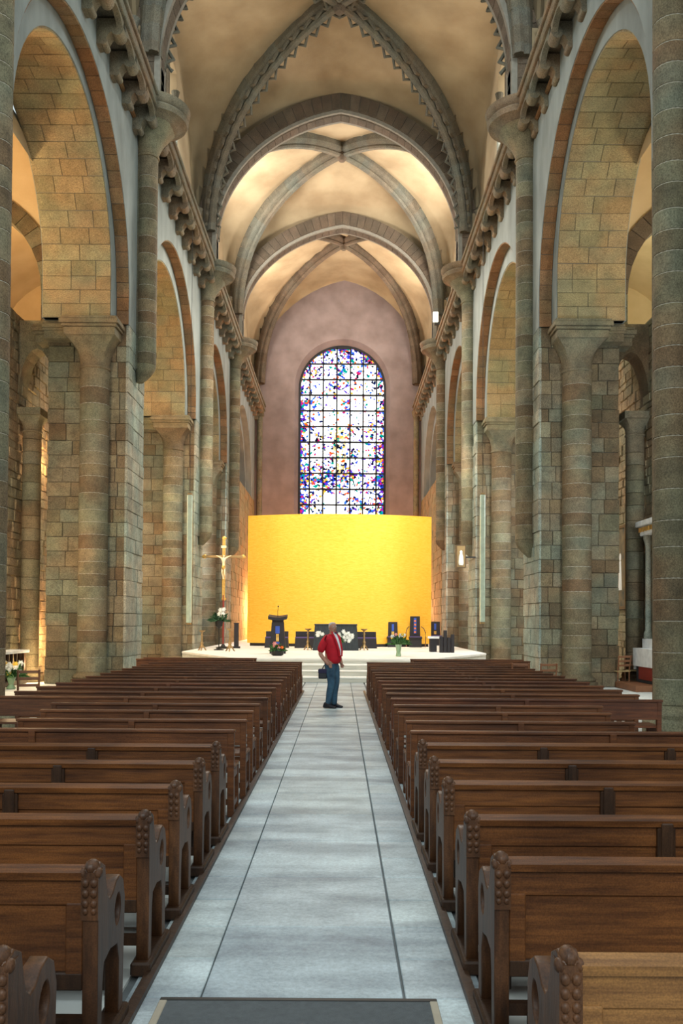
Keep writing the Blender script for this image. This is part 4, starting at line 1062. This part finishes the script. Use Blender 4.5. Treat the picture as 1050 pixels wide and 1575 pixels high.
INNER = [(0.10,0.10),(0.24,0.10),(0.24,0.30),(0.17,0.34),(0.10,0.30)]
def fin_mesh():
    mb = MB()
    mb.box(-0.034, 0.034, -0.052, 0.03, 0.58, 0.765)
    for dz, r in ((0.615, 0.015), (0.645, 0.018), (0.685, 0.019), (0.725, 0.019)):
        for dx in (-0.018, 0.018): mb.ball((dx*0.9, -0.050, dz), r*0.85, r*0.75, r*1.0, 8, 6)
    mb.ball((0, -0.015, 0.778), 0.030, 0.040, 0.032, 10, 7)
    for dx in (-0.028, 0.028): mb.ball((dx, -0.03, 0.758), 0.018, 0.028, 0.022, 8, 6)
    return mb.mesh('finial', M['oakend'], smooth=True)
FIN = fin_mesh()
def carved_pew(s, L, label, gold=False):
    """aisle end at local x=0, running to s*L; back at y=0 facing +y"""
    t = thing('carved_pew', label, 'pew', group='carved oak pews')
    m1 = M['oakgold'] if gold else M['oak']
    for k, x in enumerate((0.031, L-0.031)):
        e = link('end_panel', END, t, (s*x, 0, 0)); link('finial', FIN, e)
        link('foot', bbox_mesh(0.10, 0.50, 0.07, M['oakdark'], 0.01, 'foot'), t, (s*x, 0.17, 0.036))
    part('top_rail', MB().sweep([[(x, -0.05, 0.735), (x, 0.03, 0.735), (x, 0.035, 0.765), (x, 0.0, 0.785), (x, -0.055, 0.765)] for x in (s*0.062, s*(L-0.062))]), m1, t)
    part('back_board', MB().box(s*0.06, s*(L-0.06), -0.026, 0.0, 0.63, 0.735), m1, t, bevel=0.004)
    part('back_board', MB().box(s*0.06, s*(L-0.06), -0.014, 0.006, 0.365, 0.63), m1, t, bevel=0.004)
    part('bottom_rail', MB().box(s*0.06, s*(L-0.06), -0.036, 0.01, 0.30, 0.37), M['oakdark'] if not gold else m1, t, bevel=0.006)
    part('stile', MB().box(s*0.06, s*0.13, -0.034, 0.0, 0.30, 0.64), m1, t, bevel=0.005)
    x = 1.0
    while x < L-0.3:
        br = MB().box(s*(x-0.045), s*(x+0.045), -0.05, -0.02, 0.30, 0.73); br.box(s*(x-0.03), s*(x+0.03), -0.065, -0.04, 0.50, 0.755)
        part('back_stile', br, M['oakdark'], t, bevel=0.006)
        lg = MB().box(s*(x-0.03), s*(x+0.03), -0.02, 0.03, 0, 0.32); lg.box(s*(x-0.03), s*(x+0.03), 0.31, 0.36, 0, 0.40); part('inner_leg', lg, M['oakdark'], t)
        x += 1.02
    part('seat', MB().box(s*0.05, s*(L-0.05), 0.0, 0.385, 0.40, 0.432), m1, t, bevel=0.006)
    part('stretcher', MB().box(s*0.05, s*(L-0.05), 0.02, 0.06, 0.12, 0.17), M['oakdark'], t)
    kn = MB().box(s*0.12, s*(L-0.12), -0.30, -0.16, 0.15, 0.18)
    for xx in (0.14, 1.2, 2.2, 3.2):
        if xx < L: kn.box(s*xx, s*(xx+0.04), -0.28, 0.0, 0.02, 0.15)
    part('kneeler', kn, M['oakdark'], t, bevel=0.005)
    return t
def plain_bench(s, L, label, red=False):
    t = thing('plain_bench', label, 'pew', group='plain wooden benches')
    m1 = M['benchred'] if red else M['bench']
    for x in (0.03, L-0.03):
        e = MB().add([(s*(x-0.03)*1.0, -0.04, 0), (s*(x+0.03), -0.04, 0), (s*(x+0.03), 0.03, 0), (s*(x-0.03), 0.03, 0), (s*(x-0.03), -0.07, 0.76), (s*(x+0.03), -0.07, 0.76), (s*(x+0.03), -0.01, 0.76), (s*(x-0.03), -0.01, 0.76)], [(0,3,2,1),(4,5,6,7),(0,1,5,4),(1,2,6,5),(2,3,7,6),(3,0,4,7)])
        part('post', e, m1, t, bevel=0.006)
        part('leg', MB().box(s*(x-0.03), s*(x+0.03), 0.30, 0.36, 0, 0.42), m1, t, bevel=0.006)
        part('side_rail', MB().box(s*(x-0.022), s*(x+0.022), -0.02, 0.32, 0.34, 0.41), m1, t)
        part('side_rail', MB().box(s*(x-0.022), s*(x+0.022), -0.02, 0.32, 0.08, 0.13), m1, t)
    part('top_rail', MB().box(s*-0.01, s*(L+0.01), -0.085, 0.0, 0.755, 0.785), m1, t, bevel=0.008)
    part('back_board', MB().box(s*0.05, s*(L-0.05), -0.06, -0.035, 0.53, 0.755), m1, t, bevel=0.004)
    part('seat', MB().box(s*0.0, s*L, -0.03, 0.38, 0.42, 0.448), m1, t, bevel=0.006)
    part('stretcher', MB().box(s*0.05, s*(L-0.05), 0.0, 0.03, 0.10, 0.15), m1, t)
    if L > 1.8:
        part('middle_post', MB().box(s*(L*0.5-0.03), s*(L*0.5+0.03), -0.088, -0.0, 0.45, 0.77), m1, t, bevel=0.004)
        part('middle_leg', MB().box(s*(L*0.5-0.03), s*(L*0.5+0.03), 0.0, 0.35, 0.0, 0.40), m1, t, bevel=0.004)
    return t
rowsR = [2.60, 3.66, 4.46, 5.42, 6.25, 7.12]; rowsL = [2.57, 3.50, 4.42, 5.24, 6.12, 6.95]
XE = {-1: -0.72, 1: 0.86}
for s, rows in ((-1, rowsL), (1, rowsR)):
    pg = None; pn = None
    for i, y in enumerate(rows):
        gold = (i == 0)
        lab = 'carved oak pew %s of the aisle, %s' % (SIDE[s], 'closest to the camera' if i == 0 else ordinal(i) + ' carved one from the camera' if False else ['', 'second from the camera', 'third from the camera', 'fourth from the camera', 'fifth from the camera', 'last carved one before the plain benches'][i])
        if gold: t = carved_pew(s, 4.1, lab, True)
        elif pn is None: t = pn = carved_pew(s, 4.1, lab)
        else: t = copy_tree(pn)
        t['label'] = lab; t.location = (XE[s], y, 0)
NP_ = 17
for s in (-1, 1):
    y = 7.92; protos = {}
    for i in range(NP_):
        L = [2.36, 2.25, 2.3, 2.45][i] if i < 4 else 3.5
        if i in (0,): L = 3.6
        if s > 0 and i in (4, 5, 7): L = 3.45
        if s < 0 and i == 4: L = 3.6
        red = (s > 0 and i in (4, 8)) or (s < 0 and i == 7)
        key = (L, red); lab = 'plain low-backed wooden bench %s of the aisle, %s behind the carved pews' % (SIDE[s], ordinal(i))
        if key not in protos: protos[key] = t = plain_bench(s, L, lab, red)
        else: t = copy_tree(protos[key])
        t['label'] = lab; t.location = (XE[s] + (0.02 if i % 3 == 1 else 0.0), y, 0)
        y += 0.81 + (0.06 if i % 2 else 0)
    for k in range(2):
        t = plain_bench(s, 3.0, 'short front bench set %s of the steps, %s from the dais' % (SIDE[s], ['second', 'first'][k])); t.location = (s*2.05+0.05, 22.6+k*0.85, 0)
    # runner plank under the pew ends
    t = thing('floor_runner', 'dark wooden plank on the floor under the %s pew ends' % SIDE[s], 'plank', (XE[s]-s*0.02, 2.0, 0))
    part('plank', MB().box(-0.025, 0.025, 0, 20.2, 0.0, 0.03), M['oakdark'], t)
# straw chairs
def straw_chair(loc, rz, label):
    t = thing('straw_chair', label, 'chair', loc, rz, group='rush-seated church chairs')
    for x in (-0.19, 0.19):
        part('front_leg', MB().tube([(x, 0.18, 0), (x, 0.18, 0.44)], 0.018, 6), M['chairwood'], t)
        part('rear_leg', MB().tube([(x*0.9, -0.18, 0), (x*0.9, -0.18, 0.44), (x*0.95, -0.26, 0.88)], 0.018, 6), M['chairwood'], t)
        part('side_stretcher', MB().tube([(x, 0.18, 0.15), (x*0.9, -0.18, 0.15)], 0.011, 5), M['chairwood'], t)
    part('seat', MB().box(-0.21, 0.21, -0.2, 0.2, 0.43, 0.46), M['straw'], t, bevel=0.01)
    for z in (0.58, 0.70, 0.82): part('back_slat', MB().box(-0.18, 0.18, -0.26+(0.88-z)*0.16, -0.24+(0.88-z)*0.16, z, z+0.05), M['chairwood'], t, bevel=0.004)
    part('front_stretcher', MB().tube([(-0.19, 0.18, 0.2), (0.19, 0.18, 0.2)], 0.011, 5), M['chairwood'], t)
    return t
straw_chair((8.0, 24.4, 0), 0.2, 'rush-seated chair beside the right pier, closer to the pier')
straw_chair((8.42, 24.8, 0), -0.2, 'rush-seated chair beside the side altar on the right')
straw_chair((4.75, 19.4, 0), 0.1, 'light rush-seated chair behind the benches on the right, outer one')
straw_chair((4.2, 19.5, 0), -0.1, 'light rush-seated chair behind the benches on the right, inner one')
straw_chair((-5.35, 15.7, 0), 0.4, 'brown rush-seated chair beyond the left benches near the balustrade')

# ------------------------------------------------------------------ right aisle: painting, side altar; left aisle: balustrade, flowers
t = thing('painting', 'tall dark framed painting hanging on the right aisle wall', 'painting', (8.93, 27.25, 2.2))
fr = MB(); fr.box(-0.05, 0.03, -0.58, -0.48, 0, 2.6); fr.box(-0.05, 0.03, 0.48, 0.58, 0, 2.6); fr.box(-0.05, 0.03, -0.48, 0.48, 0, 0.1); fr.box(-0.05, 0.03, -0.48, 0.48, 2.5, 2.6)
part('frame', fr, M['frame'], t, bevel=0.01); part('canvas', MB().box(-0.02, 0.02, -0.48, 0.48, 0.1, 2.5), M['paint'], t)
fg = MB().ball((-0.018, 0, 1.62), 0.008, 0.10, 0.13); fg.add([(-0.023,-0.17,0.6),(-0.023,0.17,0.6),(-0.023,0.10,1.5),(-0.023,-0.10,1.5)], [(0,1,2,3)]); part('painted_figure', fg, M['linen'], t)
t = thing('side_altar', 'side altar with white cloth and gilded retable in the right aisle', 'altar', (8.98, 23.5, 0))
part('altar_step', MB().box(-1.15, 0, -0.9, 1.15, 0, 0.16), M['chairwood'], t, bevel=0.01)
part('altar_body', MB().box(-0.55, 0, -0.75, 0.85, 0.16, 1.05), M['altar'], t, bevel=0.01)
part('altar_cloth', MB().box(-0.60, 0, -0.80, 0.92, 1.05, 1.09).box(-0.62, -0.60, -0.80, 0.92, 0.6, 1.09).box(-0.60, -0.2, 0.90, 0.92, 0.5, 1.06), M['linen'], t)
part('altar_front', MB().box(-0.57, -0.55, -0.5, 0.6, 0.25, 0.9), M['redpaint'], t)
part('gradine', MB().box(-0.35, 0, -0.8, 0.95, 1.09, 1.35), M['linen'], t, bevel=0.01)
for yy in (-0.7, 0.75):
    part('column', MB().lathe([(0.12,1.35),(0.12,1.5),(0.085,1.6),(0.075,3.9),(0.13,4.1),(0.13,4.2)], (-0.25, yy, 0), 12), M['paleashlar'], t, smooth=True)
part('retable_panel', MB().box(-0.12, 0, -0.6, 0.65, 1.35, 4.2), M['bronze'], t)
part('entablature', MB().box(-0.40, 0, -0.95, 1.0, 4.2, 4.45).box(-0.5, 0, -1.05, 1.1, 4.45, 4.6), M['linen'], t, bevel=0.02)
for k in range(9): part('dentil', MB().box(-0.45, -0.40, -0.9+k*0.22, -0.8+k*0.22, 4.3, 4.42), M['gold'], t)
t = thing('balustrade', 'dark turned wooden balustrade with white top in the left aisle', 'balustrade', (-8.75, 22.5, 0))
part('top_rail', MB().box(-0.3, 0.32, -1.0, 2.0, 0.86, 0.94), M['linen'], t, bevel=0.01); part('bottom_rail', MB().box(-0.2, 0.25, -1.0, 2.0, 0.0, 0.12), M['oakdark'], t)
for k in range(10): part('baluster', MB().lathe([(0.05,0.12),(0.03,0.2),(0.06,0.4),(0.03,0.6),(0.05,0.75),(0.05,0.86)], (0.1, -0.85+k*0.3, 0), 10), M['oakdark'], t, smooth=True)
part('end_post', MB().box(0.0, 0.22, 1.85, 2.0, 0.1, 0.86), M['oakdark'], t, bevel=0.01)
for k in range(1): part('back_panel', MB().box(-0.25, -0.2, -1.0, 2.0, 0.12, 0.86), M['oakdark'], t)
bl = [(rr.uniform(-0.28, 0.3), rr.uniform(-0.2, 0.1), rr.uniform(0.42, 0.66), rr.choice(['white','white','yellowp'])) for _ in range(16)]
bouquet('white_bouquet', (-8.15, 22.4, 0), 'white and cream bouquet in front of the left balustrade', (MB().lathe([(0.1,0),(0.12,0.02),(0.06,0.12),(0.12,0.3),(0.09,0.3),(0,0.1)], n=14), 'vaseglass'), 0.42, 0.4, 0.26, 120, bl, seed=9, brad=0.08)
t = thing('wall_lamp', 'small warm wall lamp shining behind the lit column on the left', 'lamp', (-8.25, 26.1, 7.4))
part('bulb', MB().ball((0,0,0), 0.07), M['lampon'], t, smooth=True); part('bracket', MB().tube([(0,0,0.07),(0,0,0.15),(0.27,-0.1,0.15)], 0.02, 6), M['darkmetal'], t)

# ------------------------------------------------------------------ the man
man = thing('person', 'man in red shirt and blue jeans standing in the aisle, hand in pocket', 'person', (0.05, 18.0, 0), 0)
ang = math.radians(-32); fx = Vector((math.cos(ang), math.sin(ang), 0)); rx = Vector((fx.y, -fx.x, 0))
def W(f, r, z): return fx*f + rx*r + Vector((0,0,z))
def bodychain(spec):
    """spec: dict name->(f,r,z,rad[,rad2]); edges list"""
    pass
def make(name, pts, edges, m_, parent=man, levels=2):
    keys = list(pts); return skin_body(name, [W(*pts[k][:3]) for k in keys], [(keys.index(a), keys.index(b_)) for a, b_ in edges], [pts[k][3] for k in keys], m_, parent, levels)
body = {'pel': (0.0,0,0.93,(0.15,0.12)), 'wai': (0.02,0,1.08,(0.15,0.125)), 'che': (0.0,0,1.30,(0.14,0.11)), 'nb': (-0.0,0,1.48,0.065), 'nk': (0.012,0,1.53,0.058), 'hd': (0.03,0,1.62,(0.072,0.080)), 'top': (0.02,0,1.69,(0.062,0.075)),
 'rs': (-0.02,0.15,1.40,0.034), 're': (-0.13,0.245,1.11,0.050), 'rw': (0.03,0.235,0.94,0.038), 'rh': (0.07,0.20,0.885,0.042),
 'ls': (0.0,-0.16,1.42,0.05), 'le': (0.0,-0.25,1.12,0.046), 'lw': (0.09,-0.22,0.95,0.034), 'lh': (0.12,-0.18,0.885,0.040),
 'rhip': (0.0,0.09,0.86,0.095), 'rk': (0.05,0.10,0.50,0.06), 'ra': (-0.02,0.10,0.08,0.030), 'rt': (0.10,0.105,0.035,0.016),
 'lhip': (0.0,-0.09,0.86,0.095), 'lk': (0.065,-0.065,0.50,0.05), 'la': (0.015,-0.09,0.08,0.030), 'lt': (0.12,-0.105,0.035,0.016)}
bed = [('pel','wai'),('wai','che'),('che','nb'),('nb','nk'),('nk','hd'),('hd','top'),('che','rs'),('rs','re'),('re','rw'),('rw','rh'),('che','ls'),('ls','le'),('le','lw'),('lw','lh'),
 ('pel','rhip'),('rhip','rk'),('rk','ra'),('ra','rt'),('pel','lhip'),('lhip','lk'),('lk','la'),('la','lt')]
make('body', body, bed, M['skin'])
for sgn, (hf, hr, hz) in ((1, (0.07, 0.20, 0.895)), (-1, (0.12, -0.18, 0.885))):
    for k in range(4):
        o_ = (k-1.5)*0.017
        make('finger', {'a': (hf+0.01+o_, hr, hz, 0.010), 'b': (hf+0.03+o_, hr-0.005*sgn, hz-0.05, 0.009), 'c': (hf+0.035+o_, hr-0.012*sgn, hz-0.08+abs(o_)*0.4, 0.008)}, [('a','b'),('b','c')], M['skin'], levels=1)
    make('thumb', {'a': (hf+0.02, hr, hz+0.01, 0.012), 'b': (hf+0.055, hr+0.005*sgn, hz-0.01, 0.010), 'c': (hf+0.07, hr+0.005*sgn, hz-0.04, 0.009)}, [('a','b'),('b','c')], M['skin'], levels=1)
make('jeans', {'pel': (0.0,0,0.95,(0.175,0.145)), 'w': (0.02,0,1.03,(0.17,0.145)), 'rh': (0.0,0.09,0.84,0.118), 'rm': (0.05,0.09,0.66,0.100), 'rk': (0.06,0.085,0.50,0.084), 'rc': (0.01,0.085,0.32,0.072), 'ra': (-0.02,0.09,0.045,0.062),
  'lh': (0.0,-0.09,0.84,0.118), 'lm': (0.05,-0.07,0.66,0.098), 'lk': (0.07,-0.06,0.50,0.080), 'lc': (0.04,-0.06,0.32,0.070), 'la': (0.02,-0.075,0.045,0.062)},
  [('pel','w'),('pel','rh'),('rh','rm'),('rm','rk'),('rk','rc'),('rc','ra'),('pel','lh'),('lh','lm'),('lm','lk'),('lk','lc'),('lc','la')], M['jeans'])
make('shirt', {'hem': (0.05,0,0.88,(0.175,0.15)), 'w': (0.06,0,1.04,(0.185,0.165)), 'm': (0.05,0,1.2,(0.19,0.17)), 'c': (0.01,0,1.36,(0.18,0.15)), 'n': (0.0,0,1.45,(0.125,0.11)), 'n2': (0.005,0,1.52,(0.072,0.07)),
  'rs': (-0.02,0.175,1.43,0.088), 're': (-0.085,0.225,1.26,0.088), 'rq': (-0.13,0.24,1.12,0.082), 'ls': (0.0,-0.175,1.43,0.088), 'le': (0.0,-0.225,1.25,0.085), 'lq': (0.0,-0.245,1.09,0.08)},
  [('hem','w'),('w','m'),('m','c'),('c','n'),('n','n2'),('c','rs'),('rs','re'),('re','rq'),('c','ls'),('ls','le'),('le','lq')], M['shirt'])
# open front showing white top: long V panel following the chest
tee = MB(); secs = []
for z, h, fo in ((1.54,0.045,0.085),(1.48,0.055,0.125),(1.40,0.052,0.165),(1.30,0.042,0.20),(1.18,0.026,0.235),(1.08,0.010,0.240)):
    secs.append([W(fo-0.03, -h+0.035, z), W(fo-0.03, h+0.035, z), W(fo+0.006, h*0.7+0.035, z), W(fo+0.012, 0.035, z), W(fo+0.006, -h*0.7+0.035, z)])
tee.sweep(secs); part('white_top', tee, M['tee'], man, smooth=True)
col_ = MB()
for e_ in (-1, 1):
    col_.sweep([[W(fo, 0.035+e_*h, z), W(fo+0.014, 0.035+e_*(h+0.035), z), W(fo-0.012, 0.035+e_*(h+0.045), z), W(fo-0.02, 0.035+e_*h, z)] for z, h, fo in ((1.56,0.045,0.07),(1.48,0.055,0.13),(1.40,0.052,0.172),(1.30,0.042,0.208),(1.18,0.026,0.242),(1.06,0.01,0.246))])
part('lapels', col_, M['shirt'], man, smooth=True)
part('bow_collar', MB().box(-0.035, 0.035, -0.01, 0.01, -0.012, 0.012), M['navy'], man, bevel=0.003).location = W(0.125, 0.035, 1.53)
for s in (-1, 1):
    f0 = -0.02 if s > 0 else 0.01
    sh = MB(); secs = []
    for u, hw, hh in ((-0.095,0.035,0.07),(-0.07,0.05,0.12),(0.0,0.052,0.13),(0.08,0.048,0.075),(0.15,0.046,0.055),(0.19,0.03,0.04)):
        secs.append([W(f0+u, s*0.105+hw*math.cos(a), max(0.004, 0.0+hh*(0.5+0.5*math.sin(a)))) for a in [2*PI*q/12 for q in range(12)]])
    sh.sweep(secs); part('shoe', sh, M['shoe'], man, smooth=True)
# head details: the face is turned a little further to the camera
ah = math.radians(-62); hf = Vector((math.cos(ah), math.sin(ah), 0)); hr_ = Vector((hf.y, -hf.x, 0)); hc = W(0.025, 0, 1.635)
def H(f, r, z): return hc + hf*f + hr_*r + Vector((0,0,z))
def hball(name, f, r, z, a, b_, c, m_, par=man):
    mb = MB(); mb.ball((0,0,0), a, b_, c, 12, 9); mb.v = [tuple(H(f+x, r+y, z+zz_)) for x, y, zz_ in mb.v]; return part(name, mb, m_, par, smooth=True)
fc = MB(); prof = [(-0.112,0.028,0.035,0.02),(-0.095,0.045,0.05,0.016),(-0.06,0.062,0.07,0.01),(-0.02,0.072,0.086,0.0),(0.02,0.076,0.093,-0.006),(0.06,0.073,0.09,-0.01),(0.09,0.058,0.07,-0.012),(0.108,0.03,0.04,-0.012)]
secs = [[H(o_+b_*math.cos(t_), a*math.sin(t_), z) for t_ in [2*PI*q/20 for q in range(20)]] for z, a, b_, o_ in prof]
fc.sweep(secs); part('face', fc, M['skin'], man, smooth=True)
ns = MB().add([H(0.085,0,0.02), H(0.112,0,-0.02), H(0.088,0.018,-0.026), H(0.088,-0.018,-0.026), H(0.075,0,0.03)], [(0,1,2),(0,3,1),(1,3,2),(4,0,2),(4,3,0)]); part('nose', ns, M['skin'], man, smooth=True)
for s in (-1, 1):
    hball('eye', 0.082, s*0.030, 0.012, 0.010, 0.013, 0.008, M['eye']); hball('brow', 0.088, s*0.031, 0.030, 0.008, 0.018, 0.005, M['hair']); hball('ear', 0.0, s*0.078, 0.0, 0.018, 0.009, 0.030, M['skin'])
    hball('pupil', 0.091, s*0.030, 0.012, 0.003, 0.006, 0.006, M['black'])
hball('mouth', 0.082, 0, -0.055, 0.010, 0.024, 0.006, M['lip'])
hs = MB(); secs = [[H(o_+b_*math.cos(t_)*(1.0 if math.cos(t_) < 0.15 else k_), a*math.sin(t_), z) for t_ in [2*PI*q/20 for q in range(20)]] for z, a, b_, o_, k_ in ((-0.045,0.074,0.092,-0.008,0.15),(0.0,0.080,0.098,-0.008,0.2),(0.04,0.082,0.100,-0.010,0.35),(0.07,0.077,0.094,-0.012,0.75),(0.098,0.058,0.07,-0.014,0.95),(0.115,0.025,0.035,-0.014,1.0))]
hs.sweep(secs); part('hair', hs, M['hair'], man, smooth=True)
# camera bag at the hip
bag = thing('shoulder_bag', 'small black camera bag hanging at the standing man\'s hip', 'bag', tuple(Vector(man.location) + W(-0.10, 0.17, 0.60)))
part('pouch', MB().box(-0.09, 0.09, -0.06, 0.06, 0, 0.18), M['shoe'], bag, bevel=0.02); part('flap', MB().box(-0.095, 0.095, -0.068, 0.065, 0.10, 0.20), M['navy'], bag, bevel=0.02)
part('strap', MB().tube([(-0.02,0,0.18),(0.02,0.02,0.26),(0.07,0.05,0.30)], 0.012, 6), M['shoe'], bag, smooth=True)
